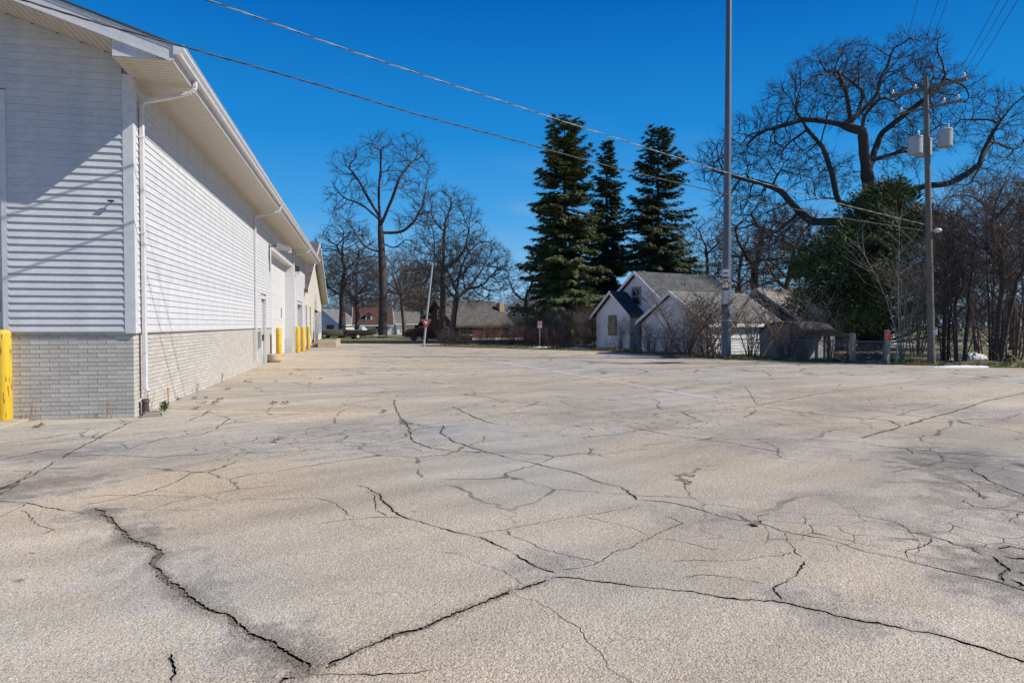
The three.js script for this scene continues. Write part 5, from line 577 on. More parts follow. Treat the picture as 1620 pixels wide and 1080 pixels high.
// wooden utility pole with crossarms and transformers
const PX = 17.46, PD = 28.35, lean = -0.42;
const poleAt = (y) => V(PX + lean * y / 11.8, y, -PD);
{ const t = thing('utility_pole', 'weathered wooden utility pole with two crossarms and three transformer cans', 'utility pole', PX, 0, -PD), g = cyl(0.15, 0.09, 11.85, 0, 0, 0, 14); { const p = g.attributes.position; for (let i = 0; i < p.count; i++) p.setX(i, p.getX(i) + lean * p.getY(i) / 11.8); } mesh('pole', g, poleWood, t);
  const arm = (y, L0, L1, s) => { const u = unit([0.66, 0, 0.75]), c = poleAt(y).sub(t.position), o = V(-0.13 * u[2], 0, 0.13 * u[0]).multiplyScalar(-1); const q = new THREE.BoxGeometry(L0 + L1, 0.13 * s, 0.10 * s); q.translate((L1 - L0) / 2, 0, 0); q.rotateY(Math.atan2(-u[2], u[0])); q.translate(c.x + o.x, y, c.z + o.z); return [mesh('crossarm', q, poleWood, t), c.clone().add(o), u]; };
  const ins = (par, p) => { mesh('insulator', new THREE.LatheGeometry([[0, 0], [0.035, 0], [0.03, 0.05], [0.075, 0.07], [0.03, 0.10], [0.065, 0.12], [0.035, 0.16], [0.04, 0.2], [0, 0.21]].map((q) => new THREE.Vector2(...q)), 10).translate(p.x, p.y, p.z), mat(0.62, 0.62, 0.6, 0.25), par); };
  const A1 = arm(11.43, 1.42, 1.42, 1); var TOPS = [];
  for (const k of [-1.32, -0.45, 1.32]) { const p = A1[1].clone().add(V(A1[2][0] * k, 0.065, A1[2][2] * k)); ins(A1[0], p); TOPS.push(p.clone().add(t.position).add(V(0, 0.2, 0))); }
  const A2 = arm(10.62, 1.15, 1.25, 0.62); for (const k of [-1.0, 0.6, 1.1]) { const p = A2[1].clone().add(V(A2[2][0] * k, 0.065, A2[2][2] * k)); ins(A2[0], p); TOPS.push(p.clone().add(t.position).add(V(0, 0.2, 0))); }
  const can = (dx, dz, y) => { const c = poleAt(y).sub(t.position), q = new THREE.Group(); q.name = 'transformer'; q.position.set(c.x + dx, y, c.z + dz); t.add(q); const m = worn(0.40, 0.43, 0.45, 0.5, 1); mesh('tank', new THREE.LatheGeometry([[0, 0], [0.25, 0], [0.27, 0.03], [0.27, 0.66], [0.285, 0.665], [0.285, 0.70], [0.2, 0.73], [0, 0.74]].map((v) => new THREE.Vector2(...v)), 20), m, q); mesh('bushing', new THREE.LatheGeometry([[0, 0.72], [0.05, 0.72], [0.07, 0.78], [0.04, 0.8], [0.065, 0.85], [0.035, 0.88], [0.05, 0.93], [0, 0.96]].map((v) => new THREE.Vector2(...v)), 10).translate(0.1, 0, 0.02), mat(0.6, 0.6, 0.6, 0.25), q); mesh('bracket', rod(V(0, 0.45, 0), V(-dx * 0.85, 0.45, -dz * 0.85), 0.03), M.grey, q); };
  can(-0.68, 0.30, 8.62); can(0.62, -0.32 + 0.5, 8.95); can(0.16, -0.46, 8.72);
  const lp = poleAt(5.55).sub(t.position); mesh('lamp_head', new THREE.SphereGeometry(0.16, 14, 8).scale(1, 0.6, 1).translate(lp.x + 0.30, 5.55, 0.1), worn(0.7, 0.7, 0.68, 0.4), t); mesh('lamp_arm', rod(V(lp.x, 5.55, 0), V(lp.x + 0.3, 5.58, 0.1), 0.025), M.grey, t);
  // warning notice nailed to the pole
  const cv = document.createElement('canvas'); cv.width = 64; cv.height = 96; const c = cv.getContext('2d'); c.fillStyle = '#e9e9ea'; c.fillRect(0, 0, 64, 96); c.fillStyle = '#a03a3c'; c.fillRect(6, 6, 52, 16); c.beginPath(); c.moveTo(20, 28); c.lineTo(44, 28); c.lineTo(32, 46); c.fill(); c.fillStyle = '#5b6580'; for (let k = 0; k < 4; k++) c.fillRect(9, 54 + k * 9, 46 - (k % 2) * 12, 4); const tx = new THREE.CanvasTexture(cv); tx.colorSpace = THREE.SRGBColorSpace;
  const ng = new THREE.BoxGeometry(0.2, 0.30, 0.006); ng.rotateY(-0.25); ng.translate(0.02, 1.40, 0.153); mesh('warning_notice', ng, mat(1, 1, 1, 0.6, { map: tx }), t); }
// wires
const sag = (a, b, s, n = 40) => { const o = []; for (let k = 0; k <= n; k++) { const u = k / n; o.push(V(lerp(a.x, b.x, u), lerp(a.y, b.y, u) - 4 * s * u * (1 - u), lerp(a.z, b.z, u))); } return o; };
const blackWire = mat(0.025, 0.025, 0.027, 0.55), bareWire = mat(0.34, 0.32, 0.30, 0.6), dullWire = mat(0.11, 0.105, 0.10, 0.6);
function triplex(name, label, P) { const t = thing(name, label, 'cable'), cv = new THREE.CatmullRomCurve3(P), L = cv.getLength(), n = Math.round(L * 9); for (let k = 0; k < 3; k++) { const q = []; for (let i = 0; i <= n; i++) { const u = i / n, p = cv.getPointAt(u), w = u * L * 2 * Math.PI / 0.75 + k * 2.094; q.push(V(p.x + Math.sin(w) * 0.005, p.y + Math.cos(w) * 0.0085, p.z + Math.sin(w) * 0.007)); } mesh('strand', new THREE.TubeGeometry(new THREE.CatmullRomCurve3(q), n * 2, k === 0 ? 0.0065 : 0.008, 5), name === 'pale_service_cable' ? (k === 1 ? blackWire : bareWire) : (k === 0 ? dullWire : blackWire), t); } return t; }
// the two service cables run over the lot to the pole; along the run their heights follow the photograph
const alongPlan = (A, E, list) => list.map(([px, py]) => { const k = ray(px, py)[0] / ray(px, py)[2], u = (k * -A.z - A.x) / ((E.x - A.x) - k * (-E.z + A.z)); return at(px, py, lerp(-A.z, -E.z, u)); });
{ const E1 = poleAt(5.8).add(V(-0.17, 0, 0.02)), A = at(328, 0, 11.27), P = alongPlan(A, E1, [[328, 0], [560, 82], [800, 162], [923, 202], [1014, 231], [1120, 264], [1290, 312]]), q = P[0].clone().sub(P[1]); triplex('pale_service_cable', 'thick pale twisted cable, the upper of two crossing the sky', [E1, ...P.reverse(), P[P.length - 1].clone().addScaledVector(q, 0.9).add(V(0, -0.1, 0)), P[P.length - 1].clone().addScaledVector(q, 2.2).add(V(0, 0.1, 0))]);
  const E2 = poleAt(5.55).add(V(-0.17, 0, -0.02)), A2 = at(150, 35, 10.2), P2 = alongPlan(A2, E2, [[35, 0], [150, 35], [320, 82], [500, 133], [658, 180], [800, 218], [957, 261], [1120, 300], [1290, 337]]), q2 = P2[0].clone().sub(P2[2]); triplex('dark_service_cable', 'dark twisted service cable, the lower one, passing close to the warehouse roof corner', [E2, ...P2.reverse(), P2[P2.length - 1].clone().addScaledVector(q2, 1.2).add(V(0, -0.05, 0)), P2[P2.length - 1].clone().addScaledVector(q2, 3).add(V(0, 0.1, 0))]); }
const WG = 'thin overhead lines from the utility pole';
const wire = (label, pts, r = 0.008) => tag(mesh('overhead_wire', tube(pts, r, 60, 5), blackWire), label, 'wire', WG);
TOPS.forEach((p, k) => wire(['overhead wire from the left insulator of the top crossarm', 'overhead wire from the insulator nearest the pole on the top crossarm', 'overhead wire from the right insulator of the top crossarm', 'overhead wire from the left insulator of the lower crossarm', 'overhead wire from the middle insulator of the lower crossarm', 'overhead wire from the right insulator of the lower crossarm'][k], sag(p, V(p.x - 0.43 * 38, p.y + 0.1, p.z + 0.9 * 38), 0.7)));
wire('overhead line running from the utility pole over the thicket', sag(poleAt(7.95), V(31, 7.9, -36.5), 0.35)); wire('dark stay wire slanting from the utility pole into the thicket', [poleAt(7.9), V(18.6, 5.2, -29.2), V(19.4, 3.4, -29.8)], 0.012);
// guy wire with yellow guard
{ const [X, D] = G(1205, 568.5), t = thing('guy_guard', 'bright yellow plastic guard on a slanting guy wire in front of the shed', 'guy guard', X, 0, -D); const d = at(1240, 508, 33).sub(V(X, 0, -D)); mesh('guard', rod(V(0, 0, 0), d, 0.034, 0.034, 10), mat(0.72, 0.52, 0.04, 0.5), t); const up = poleAt(8.3).sub(V(X, 0, -D)); mesh('guy_wire', rod(d, up, 0.007), blackWire, t); }
// yield sign on a leaning post
{ const [X, D] = G(670, 548.3), t = thing('yield_sign', 'red and white yield sign on a tall leaning grey post', 'sign', X, 0, -D), top = V(0.72, 6.3, 0.1); mesh('post', rod(V(0, 0, 0), top, 0.085, 0.06, 10), galv, t); const k = 0.345, c = top.clone().multiplyScalar(0.29); const tri = (s, d, z, m, n) => { const R = s; const sh = new THREE.Shape(); const P = [[0, -R], [R * 0.866, R * 0.5], [-R * 0.866, R * 0.5]]; P.forEach((p, i) => { const a = P[(i + 2) % 3], b = P[(i + 1) % 3], f = 0.12; const s1 = [lerp(p[0], a[0], f), lerp(p[1], a[1], f)], s2 = [lerp(p[0], b[0], f), lerp(p[1], b[1], f)]; i ? sh.lineTo(...s1) : sh.moveTo(...s1); sh.quadraticCurveTo(p[0], p[1], ...s2); }); const g = new THREE.ExtrudeGeometry(sh, { depth: d, bevelEnabled: false }); g.translate(c.x, c.y, z); return mesh(n, g, m, t); };
  tri(0.46, 0.008, 0.12, mat(0.7, 0.7, 0.7, 0.5), 'white_edge'); tri(0.43, 0.004, 0.129, mat(0.50, 0.015, 0.02, 0.5), 'red_face'); tri(0.20, 0.004, 0.134, mat(0.72, 0.70, 0.70, 0.5), 'white_centre'); const c2 = top.clone().multiplyScalar(0.385); mesh('street_sign', bx(c2.x - 0.28, c2.x + 0.28, c2.y - 0.06, c2.y + 0.09, 0.08, 0.09), mat(0.01, 0.19, 0.11, 0.5), t); }
// small parking sign
{ const [X, D] = G(854, 550.2), t = thing('parking_sign', 'small white and red sign on a thin post in front of the dense shrubs', 'sign', X, 0, -D, 0.1); mesh('post', bx(-0.025, 0.025, 0, 1.85, -0.02, 0.02), galv, t); mesh('plate', bx(-0.15, 0.15, 1.42, 1.9, 0.022, 0.03), worn(0.66, 0.58, 0.57), t); for (const [y0, y1] of [[1.80, 1.87], [1.62, 1.76], [1.46, 1.50]]) mesh('red_print', bx(-0.12, 0.12, y0, y1, 0.031, 0.034), mat(0.5, 0.10, 0.10), t); }
// ---------------------------------------------------------------- chain-link fence along the verge
{ const pts = [[1010, 559.5], [1119, 564.8], [1203, 568], [1290, 571.5], [1345, 573.6]].map((p) => G(...p)), pts2 = [[1408, 575.4], [1470, 574], [1545, 571.5]].map((p) => G(...p)), pw = worn(0.16, 0.17, 0.18, 0.5, 1), lk = mat(0.20, 0.21, 0.22, 0.5);
  const fence = (P, h, label, step, fm) => { const t = thing('chain_link_fence', label, 'fence', 0, 0.03, 0); const L = new Limbs(); for (let i = 0; i < P.length - 1; i++) { const a = V(P[i][0], 0, -P[i][1]), b = V(P[i + 1][0], 0, -P[i + 1][1]), len = a.distanceTo(b), d = b.clone().sub(a).divideScalar(len); mesh('top_rail', rod(a.clone().setY(h), b.clone().setY(h), 0.021, 0.021, 8), pw, t); const n = Math.max(1, Math.round(len / 2.2)); for (let k = 0; k < n; k++) { const q = a.clone().addScaledVector(d, len * k / n); mesh('post', rod(q, q.clone().setY(h + 0.04), 0.028, 0.028, 8), pw, t); }
      for (let s = -h; s < len; s += step) for (const f of [1, -1]) { let s0 = s, s1 = s + h, y0 = 0.03, y1 = h; if (s0 < 0) { y0 = 0.03 - s0; s0 = 0; } if (s1 > len) { y1 = h - (s1 - len); s1 = len; } if (y1 <= y0) continue; const p = f > 0 ? [s0, y0, s1, y1] : [len - s0, y0, len - s1, y1], A = a.clone().addScaledVector(d, p[0]), B_ = a.clone().addScaledVector(d, p[2]); L.tube([[A.x, p[1], A.z], [B_.x, p[3], B_.z]], [0.0024, 0.0024], 3); } } const m = mesh('wire_mesh', L.geo(), lk, t); m.userData.kind = 'stuff'; };
  fence(pts, 0.92, 'grey chain-link fence in front of the garage and shed', 0.085); fence(pts2, 0.98, 'short chain-link fence running behind the utility pole', 0.085);
  const wd = worn(0.30, 0.27, 0.24, 0.95, 1.5), post = (px, py, h, w, l) => { const [X, D] = G(px, py), t = thing('wooden_post', l, 'post', X, 0.03, -D, 0.3); mesh('post_shaft', bx(-w, w, 0, h, -w, w), wd, t); return t; };
  post(1349, 574, 1.28, 0.085, 'short square wooden gate post left of the brush pile'); const p2 = post(1403.5, 575.5, 1.42, 0.08, 'pale wooden gate post carrying a red square sign'); mesh('red_sign', bx(-0.13, 0.13, 0.98, 1.26, 0.084, 0.094), mat(0.55, 0.03, 0.025, 0.5), p2);
  const [gx, gd] = G(1352, 574.6), [hx, hd] = G(1400, 575.6), gt = thing('brush_gate', 'mesh gate with grey rail between the two wooden posts', 'gate', 0, 0.03, 0); mesh('rail', rod(V(gx, 0.92, -gd), V(hx, 0.92, -hd), 0.022), pw, gt); mesh('rail', rod(V(gx, 0.06, -gd), V(hx, 0.06, -hd), 0.022), pw, gt); { const L = new Limbs(); for (let k = 0; k < 18; k++) { const u = k / 17, x = lerp(gx, hx, u), z = -lerp(gd, hd, u); L.tube([[x, 0.06, z], [x, 0.92, z]], [0.003, 0.003], 3); L.tube([[gx, 0.06 + u * 0.86, -gd], [hx, 0.06 + u * 0.86, -hd]], [0.003, 0.003], 3); } mesh('wire_mesh', L.geo(), lk, gt).userData.kind = 'stuff'; }
  const teal = worn(0.10, 0.24, 0.24, 0.6, 1), [tx, td] = G(1418, 576), tg = thing('teal_frame', 'teal painted tube frame beside the red-signed post', 'frame', tx, 0.03, -td, 0.1); mesh('upright', rod(V(0, 0, 0), V(0.05, 0.78, 0), 0.03), teal, tg); mesh('upright', rod(V(-0.32, 0, -0.4), V(-0.3, 0.78, -0.4), 0.03), teal, tg); mesh('top_bar', rod(V(-0.42, 0.78, -0.2), V(0.2, 0.78, -0.05), 0.03), teal, tg);
  const [bx0, bd0] = G(1388, 575.5), tb = thing('teal_beam', 'teal beam lying on the ground between the gate posts', 'beam', bx0, 0.03, -bd0, 0.0); mesh('web', bx(-0.45, 0.45, 0, 0.09, -0.03, 0.03), teal, tb); mesh('flange', bx(-0.45, 0.45, 0.09, 0.105, -0.07, 0.07), teal, tb);
  // brush heap behind the gate
  const r = rng(404), L = new Limbs(); for (let k = 0; k < 260; k++) { const a = r() * 6.28, R = 1.1 * Math.sqrt(r()), y = 0.75 * (1 - R / 1.25) * r(), l = 0.4 + 0.7 * r(), d = r() * 6.28, u = (r() - 0.4) * 0.5; L.tube([[Math.cos(a) * R, y + 0.02, Math.sin(a) * R * 0.5], [Math.cos(a) * R + Math.cos(d) * l * 0.5, y + u * l * 0.5 + 0.1, Math.sin(a) * R * 0.5 + Math.sin(d) * l * 0.5], [Math.cos(a) * R + Math.cos(d) * l, Math.max(0.02, y + u * l + 0.06), Math.sin(a) * R * 0.5 + Math.sin(d) * l]], [0.014, 0.010, 0.004], 3); } const [X, D] = G(1374, 572.5), bp = mesh('brush_heap', L.geo(), BK.grey); bp.position.set(X, 0.03, -D); tag(bp, 'heap of cut grey brush behind the mesh gate', 'brush heap'); }
// ---------------------------------------------------------------- snow, soil, bin
{ const snowM = worn(0.72, 0.74, 0.77, 0.8, 1.2), pile = (name, label, cat, px, py, L, Wd, H, seed, m, turn = 0) => { const [X, D] = G(px, py), n = 34, mm = 12, pos = [], idx = []; for (let j = 0; j <= mm; j++) for (let i = 0; i <= n; i++) { const u = i / n * 2 - 1, v = j / mm * 2 - 1, edge = 0.45 + 0.8 * fbm(u * 3 + seed, v * 2 + seed, 3), q = Math.max(0, 1 - (u * u + v * v) / edge), h = H * Math.pow(q, 0.55) * (0.35 + 1.1 * fbm(u * 5 + seed * 3, v * 3, 4)); pos.push(u * L / 2 + 0.06 * (vn(i, j + seed) - 0.5), q > 0 ? h : -0.03, v * Wd / 2); } for (let j = 0; j < mm; j++) for (let i = 0; i < n; i++) { const a = j * (n + 1) + i; idx.push(a, a + n + 1, a + 1, a + 1, a + n + 1, a + n + 2); } const g = new THREE.BufferGeometry(); g.setAttribute('position', new THREE.Float32BufferAttribute(pos, 3)); g.setIndex(idx); g.computeVertexNormals(); const s = mesh(name, g, m); s.position.set(X, 0.02, -D); s.rotation.y = turn; tag(s, label, cat, name === 'snow_patch' ? 'melting snow patches' : null, 'thing'); return s; };
  pile('snow_patch', 'long thin patch of melting snow at the foot of the utility pole', 'snow', 1523, 581, 2.4, 0.42, 0.06, 4, snowM, 0.12); pile('snow_patch', 'strip of snow below the small parking sign', 'snow', 857, 551.6, 2.3, 0.7, 0.13, 9, snowM, 0.5); pile('snow_patch', 'strip of snow below the tall tan shrubs', 'snow', 913, 553, 2.4, 0.8, 0.15, 15, snowM, 0.6); pile('snow_patch', 'heap of old snow between the thicket stems', 'snow', 1541, 568.5, 1.3, 0.9, 0.30, 21, snowM); pile('snow_patch', 'smaller heap of old snow just right of the utility pole', 'snow', 1495, 571.5, 0.8, 0.7, 0.24, 27, snowM); pile('snow_patch', 'scrap of snow at the garage corner of the lot edge', 'snow', 999, 557.2, 0.7, 0.4, 0.07, 31, snowM, 0.5);
  pile('earth_mound', 'low mound of brown earth under the dark trunks', 'mound', 1545, 577.2, 2.6, 0.8, 0.16, 41, worn(0.14, 0.10, 0.065, 1, 1)); pile('earth_mound', 'dark earth and stones at the right end of the thicket', 'mound', 1597, 574, 0.9, 0.7, 0.3, 47, worn(0.12, 0.085, 0.06, 1, 1));
  pile('leaf_litter', 'mat of brown leaf litter under the hedge', 'litter', 740, 548.2, 6.5, 0.9, 0.08, 51, worn(0.15, 0.10, 0.06, 1, 1)).userData.kind = 'stuff'; pile('leaf_litter', 'mat of brown leaf litter under the tall shrubs', 'litter', 905, 550.2, 7.5, 1.4, 0.10, 57, worn(0.14, 0.095, 0.06, 1, 1), 0.7).userData.kind = 'stuff'; pile('leaf_litter', 'brown leaf litter under the garage shrubs', 'litter', 1085, 563.4, 7.5, 1.1, 0.09, 61, worn(0.13, 0.09, 0.06, 1, 1), 0.95).userData.kind = 'stuff';
  const [X, D] = G(979, 552.5), t = thing('green_bin', 'dark green lidded bin beside the white porch', 'bin', X, 0.03, -D, 0.3), gm = worn(0.015, 0.09, 0.04, 0.5, 1); mesh('body', prism([[-0.32, 0], [0.32, 0], [0.4, 0.62], [-0.4, 0.62]], 0.6).translate(0, 0, -0.3), gm, t); mesh('lid', prism([[-0.43, 0.625], [0.43, 0.625], [0.40, 0.70], [-0.40, 0.72]], 0.68).translate(0, 0, -0.34), worn(0.02, 0.14, 0.055, 0.45, 1), t); mesh('wheel', new THREE.CylinderGeometry(0.1, 0.1, 0.06, 14).rotateX(Math.PI / 2).translate(-0.25, 0.1, 0.34), M.dark, t); mesh('wheel', new THREE.CylinderGeometry(0.1, 0.1, 0.06, 14).rotateX(Math.PI / 2).translate(0.25, 0.1, 0.34), M.dark, t);
  const [cx, cd] = G(966, 552.5), ch = thing('garden_chair', 'pale yellow plastic garden chair beside the green bin', 'chair', cx, 0.03, -cd, 0.5), ym = worn(0.55, 0.44, 0.22, 0.6, 1); mesh('seat', bx(-0.24, 0.24, 0.38, 0.42, -0.22, 0.24), ym, ch); mesh('backrest', prism([[-0.24, 0.42], [0.24, 0.42], [0.2, 0.85], [-0.2, 0.85]], 0.03).translate(0, 0, -0.25), ym, ch); for (const [a, b] of [[-0.2, 0.2], [0.2, 0.2], [-0.2, -0.18], [0.2, -0.18]]) mesh('leg', rod(V(a * 1.15, 0, b * 1.15), V(a, 0.38, b), 0.02), ym, ch); }
// ---------------------------------------------------------------- boats on trailers, covered trailer on the far lawn
function boat(label, px, D, L, turn, hullM, deckM, wind) { const t = thing('boat', label, 'boat', (px - 810) / 1080 * D, 0.06, -D, turn, 'boats parked on the far lawn'); const sec = 12, ring = [[0, 0.35], [0.45, 0.38], [0.78, 0.62], [0.9, 1.0]], pos = [], idx = []; for (let i = 0; i <= sec; i++) { const u = i / sec, f = u < 0.55 ? 1 : Math.sqrt(Math.max(0.0004, 1 - ((u - 0.55) / 0.45) ** 2)), rise = u > 0.5 ? (u - 0.5) ** 2 * 0.9 : 0; const pr = ring.map(([w, y]) => [w * f, y + rise * (1.1 - y * 0.35)]); const full = pr.slice().reverse().map(([w, y]) => [-w, y]).concat(pr); for (const [w, y] of full) pos.push(u * L - L / 2, y, w); } const m = 8; for (let i = 0; i < sec; i++) for (let k = 0; k < m - 1; k++) { const a = i * m + k; idx.push(a, a + m, a + 1, a + 1, a + m, a + m + 1); } for (let k = 1; k < m - 1; k++) idx.push(0, k, k + 1); let g = new THREE.BufferGeometry(); g.setAttribute('position', new THREE.Float32BufferAttribute(pos, 3)); g.setIndex(idx); g = g.toNonIndexed(); g.computeVertexNormals(); mesh('hull', g, hullM, t);
  const dk = new THREE.Shape(); dk.moveTo(-L / 2 + 0.05, -0.82); dk.lineTo(L * 0.05, -0.82); dk.quadraticCurveTo(L * 0.4, -0.7, L / 2 - 0.1, 0); dk.quadraticCurveTo(L * 0.4, 0.7, L * 0.05, 0.82); dk.lineTo(-L / 2 + 0.05, 0.82); const dg = new THREE.ExtrudeGeometry(dk, { depth: 0.04, bevelEnabled: false }); dg.rotateX(-Math.PI / 2); dg.translate(0, 0.96, 0); mesh('deck', dg, deckM, t); if (wind) mesh('windscreen', prism([[-0.1, 1.0], [0.5, 1.0], [0.1, 1.42], [-0.1, 1.42]], 1.2).translate(0, 0, -0.6), white, t); mesh('outboard_motor', merge([bx(-L / 2 - 0.32, -L / 2 - 0.02, 0.75, 1.25, -0.15, 0.15), bx(-L / 2 - 0.22, -L / 2 - 0.1, 0.3, 0.75, -0.06, 0.06)]), M.dark, t);
  const tr = new THREE.Group(); tr.name = 'trailer'; t.add(tr); mesh('frame', merge([bx(-L / 2 + 0.2, L / 2 + 0.9, 0.3, 0.37, -0.04, 0.04), bx(-L / 2 + 0.3, L * 0.2, 0.34, 0.4, 0.5, 0.57), bx(-L / 2 + 0.3, L * 0.2, 0.34, 0.4, -0.57, -0.5), bx(-L * 0.2, -L * 0.2 + 0.08, 0.25, 0.33, -0.85, 0.85)]), galv, tr); for (const z of [-0.88, 0.88]) mesh('wheel', new THREE.CylinderGeometry(0.29, 0.29, 0.18, 18).rotateX(Math.PI / 2).translate(-L * 0.19, 0.29, z), M.dark, tr); for (const z of [-0.98, 0.98]) mesh('rim', new THREE.CylinderGeometry(0.15, 0.15, 0.02, 14).rotateX(Math.PI / 2).translate(-L * 0.19, 0.29, z), worn(0.6, 0.6, 0.6), tr); mesh('jack_stand', rod(V(L / 2 + 0.7, 0, 0), V(L / 2 + 0.7, 0.34, 0), 0.035), M.dark, tr); return t; }
boat('long olive and white open boat on a trailer nearest the cream building', 528, 80, 4.8, 0.05, worn(0.50, 0.47, 0.38, 0.5, 0.6), worn(0.66, 0.66, 0.62), false); boat('dark boat with a white windscreen on a trailer in front of the tallest tree', 572, 76, 3.6, 0.5, worn(0.05, 0.05, 0.05, 0.4, 0.6), white, true);
{ const t = thing('covered_trailer', 'low dark trailer with a rusty red cover behind the yield sign', 'trailer', (664 - 810) / 1080 * 68, 0.06, -68, 0.2), dk = worn(0.035, 0.032, 0.03, 0.9), rd = worn(0.13, 0.05, 0.035, 0.9); mesh('bed', bx(-1.5, 1.4, 0.35, 0.85, -0.8, 0.8), dk, t); mesh('cover', prism([[-1.45, 0.855], [1.35, 0.855], [1.1, 1.2], [0.2, 1.28], [-1.2, 1.15]], 1.5).translate(0, 0, -0.75), rd, t); for (const [x, z] of [[-0.6, -0.85], [-0.6, 0.85], [0.5, -0.85], [0.5, 0.85]]) mesh('wheel', new THREE.CylinderGeometry(0.3, 0.3, 0.16, 16).rotateX(Math.PI / 2).translate(x, 0.3, z), M.dark, t); mesh('tow_bar', bx(1.4, 2.3, 0.4, 0.47, -0.04, 0.04), dk, t); }
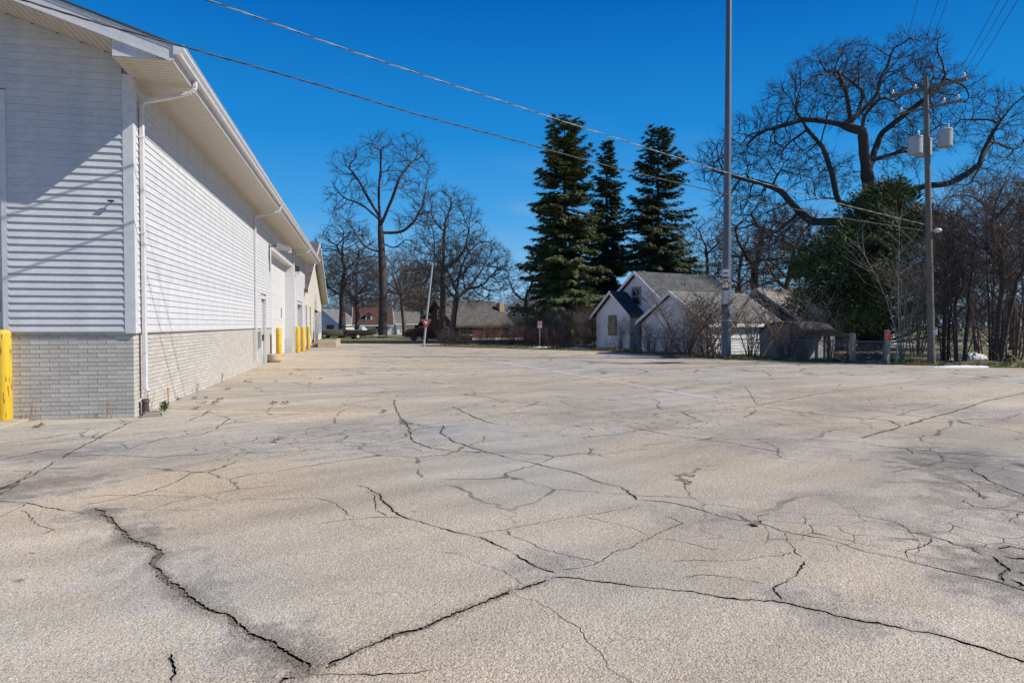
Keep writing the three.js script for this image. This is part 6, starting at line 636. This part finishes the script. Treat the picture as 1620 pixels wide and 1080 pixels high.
// ---------------------------------------------------------------- small things on the pavement
{ const r = rng(606), lg = (() => { const s = new THREE.Shape(); const P = []; for (let k = 0; k <= 28; k++) { const a = k / 28 * 6.283, R = 0.05 * (0.78 + 0.12 * Math.cos(5 * a) + 0.08 * Math.cos(9 * a)); P.push([Math.cos(a) * R * 1.35, Math.sin(a) * R]); } const g = new THREE.ExtrudeGeometry(poly(P), { depth: 0.0015, bevelEnabled: false, curveSegments: 1 }); g.rotateX(-Math.PI / 2); const p = g.attributes.position; for (let i = 0; i < p.count; i++) { const x = p.getX(i), z = p.getZ(i); p.setY(i, p.getY(i) + 0.003 + 16 * z * z + 6.0 * x * x + 0.05 * Math.abs(x)); } g.computeVertexNormals(); return g; })(), lm = [mat(0.20, 0.095, 0.045, 0.9), mat(0.26, 0.15, 0.07, 0.9), mat(0.13, 0.06, 0.035, 0.9)];
  const leaf = (px, py, label, s, grp) => { const [x, D] = G(px, py), m = mesh('fallen_leaf', lg, lm[Math.floor(r() * 3)]); m.position.set(x, 0.004, -D); m.rotation.set((r() - 0.5) * 0.3, r() * 6.28, (r() - 0.5) * 0.3); m.scale.setScalar(s); tag(m, label, 'leaf', grp); };
  leaf(1090, 765, 'curled reddish leaf alone on the pavement right of centre', 0.62); leaf(1198, 831, 'dry tan leaf lying on a long crack', 0.95); leaf(62, 676, 'flat brown leaf on the pavement before the front brick wall', 1.6); leaf(607, 652.5, 'small dark leaf at the end of a yellow line', 1.3);
  for (const [px, py] of [[282, 632], [307, 631], [326, 630], [347, 634], [339, 639], [323, 638], [433, 639], [452, 639], [360, 617], [388, 604.5], [395, 605], [436, 604], [490, 607.5], [460, 593], [507, 600], [311, 647], [436, 699]]) leaf(px, py, 'small brown fallen leaf on the pavement beside the side wall', 1.1 + 0.6 * r(), 'fallen leaves beside the side wall');
  // corner: splash stone, drain stub, green weed, dry stalks, orange stake
  const L3 = (x, y, s) => V(CX + THC * x - THS * s, y, CZ - THS * x - THC * s);
  const wp = (x, s) => [CX + THC * x - THS * s, CZ - THS * x - THC * s];
  { const [x, z] = wp(0.22, 0.12), t = mesh('splash_stone', (() => { const g = prism([[-0.17, 0], [0.17, 0], [0.15, 0.05], [-0.12, 0.09]], 0.2); const p = g.attributes.position; for (let i = 0; i < p.count; i++) p.setX(i, p.getX(i) + 0.03 * Math.sin(i * 2.1)); g.computeVertexNormals(); return g; })(), worn(0.30, 0.27, 0.22, 0.95, 2)); t.position.set(x, 0, z); t.rotation.y = TURN + 0.4; tag(t, 'broken concrete splash stone at the foot of the near downspout', 'stone'); }
  { const [x, z] = wp(0.09, 0.30), t = thing('drain_stub', 'short dark drain pipe stub under the near downspout', 'drain', x, 0, z, TURN); mesh('pipe', new THREE.LatheGeometry([[0.05, 0], [0.05, 0.3], [0.058, 0.3], [0.058, 0.26], [0.064, 0.0]].map((p) => new THREE.Vector2(...p)), 14), worn(0.07, 0.06, 0.055, 0.9, 3), t); mesh('collar', new THREE.LatheGeometry([[0.06, 0.24], [0.07, 0.24], [0.07, 0.28], [0.06, 0.28]].map((p) => new THREE.Vector2(...p)), 14), worn(0.12, 0.10, 0.09, 0.9, 3), t); }
  { const [x, z] = wp(0.30, 0.75), lc = leafCloud(), r2 = rng(9); for (let k = 0; k < 140; k++) { const a = r2() * 6.28, q = 0.09 * r2(), h = 0.02 + 0.16 * r2(); lc.quad([Math.cos(a) * q, h, Math.sin(a) * q], unit([Math.cos(a), 0.5 + r2(), Math.sin(a)]), unit([-Math.sin(a), 0.2, Math.cos(a)]), 0.012, 0.05 + 0.03 * r2()); } for (let k = 0; k < 30; k++) { const a = r2() * 6.28; lc.quad([0, 0, 0], unit([Math.cos(a) * 0.5, 1, Math.sin(a) * 0.5]), [-Math.sin(a), 0, Math.cos(a)], 0.006, 0.16); } const t = mesh('green_weed', lc.geo(), mat(0.05, 0.13, 0.02, 0.8, { side: THREE.DoubleSide })); t.position.set(x, 0, z); tag(t, 'small bright green weed at the corner of the brick wall', 'weed'); }
  const stalks = (x, s, label, seed, h) => { const [X, z] = wp(x, s), L = new Limbs(), r2 = rng(seed); for (let k = 0; k < 5; k++) { const a = r2() * 6.28, hh = h * (0.5 + 0.6 * r2()), bxx = (r2() - 0.5) * 0.12; L.tube([[bxx, 0, 0], [bxx + Math.cos(a) * hh * 0.12, hh * 0.5, Math.sin(a) * 0.02], [bxx + Math.cos(a) * hh * 0.3, hh, Math.sin(a) * 0.03]], [0.004, 0.003, 0.0015], 4); for (let j = 0; j < 4; j++) { const y = hh * (0.3 + 0.6 * r2()); L.tube([[bxx + Math.cos(a) * hh * 0.15, y, 0], [bxx + Math.cos(a) * hh * 0.15 + (r2() - 0.5) * 0.12, y + 0.04, (r2() - 0.5) * 0.05]], [0.002, 0.001], 3); } } const t = mesh('dry_stalks', L.geo(), mat(0.30, 0.19, 0.10, 0.95)); t.position.set(X, 0, z); t.rotation.y = TURN; tag(t, label, 'weed', 'dead weeds along the brick walls'); };
  stalks(-1.6, -0.08, 'dead weed stalks between the bollard and the brick wall', 1, 0.5); stalks(-0.42, -0.07, 'dead weed stalks at the foot of the front brick wall near the corner', 2, 0.42); stalks(0.08, 4.3, 'dead weed stalks along the side brick wall before the second downspout', 3, 0.35); stalks(0.08, 7.5, 'dead weed stalks farther along the side brick wall', 4, 0.4); stalks(0.1, 0.62, 'tall dead stalks beside the green weed', 5, 0.7);
  { const [x, z] = wp(0.06, 1.95), t = mesh('orange_stake', (() => { const g = bx(-0.012, 0.012, 0, 0.36, -0.006, 0.006); const tip_ = bx(-0.016, 0.016, 0.3, 0.36, -0.009, 0.009); return merge([g, tip_]); })(), mat(0.55, 0.20, 0.04, 0.7)); t.position.set(x, 0, z); t.rotation.set(0, TURN, 0.02); tag(t, 'thin orange stake against the side brick wall', 'stake'); }
  // grit that has crumbled out of the widest crack
  const pts = CR[0].j.concat(CR[1].j), geos = [], base = new THREE.IcosahedronGeometry(1, 0); for (let k = 0; k < 700; k++) { const q = pts[Math.floor(r() * pts.length)], s = 0.003 + 0.007 * r() * r(), g = base.clone(); g.scale(s * (0.8 + 0.5 * r()), s * 0.7, s); g.rotateY(r() * 6); g.translate(q[0] + (r() - 0.5) * 0.10, 0.001, -q[1] + (r() - 0.5) * 0.10); geos.push(g); } const gt = mesh('grit', merge(geos), worn(0.24, 0.20, 0.165, 0.95, 3)); tag(gt, 'crumbled grit along the two widest cracks', 'grit', null, 'stuff'); }
renderer.render(scene, camera);
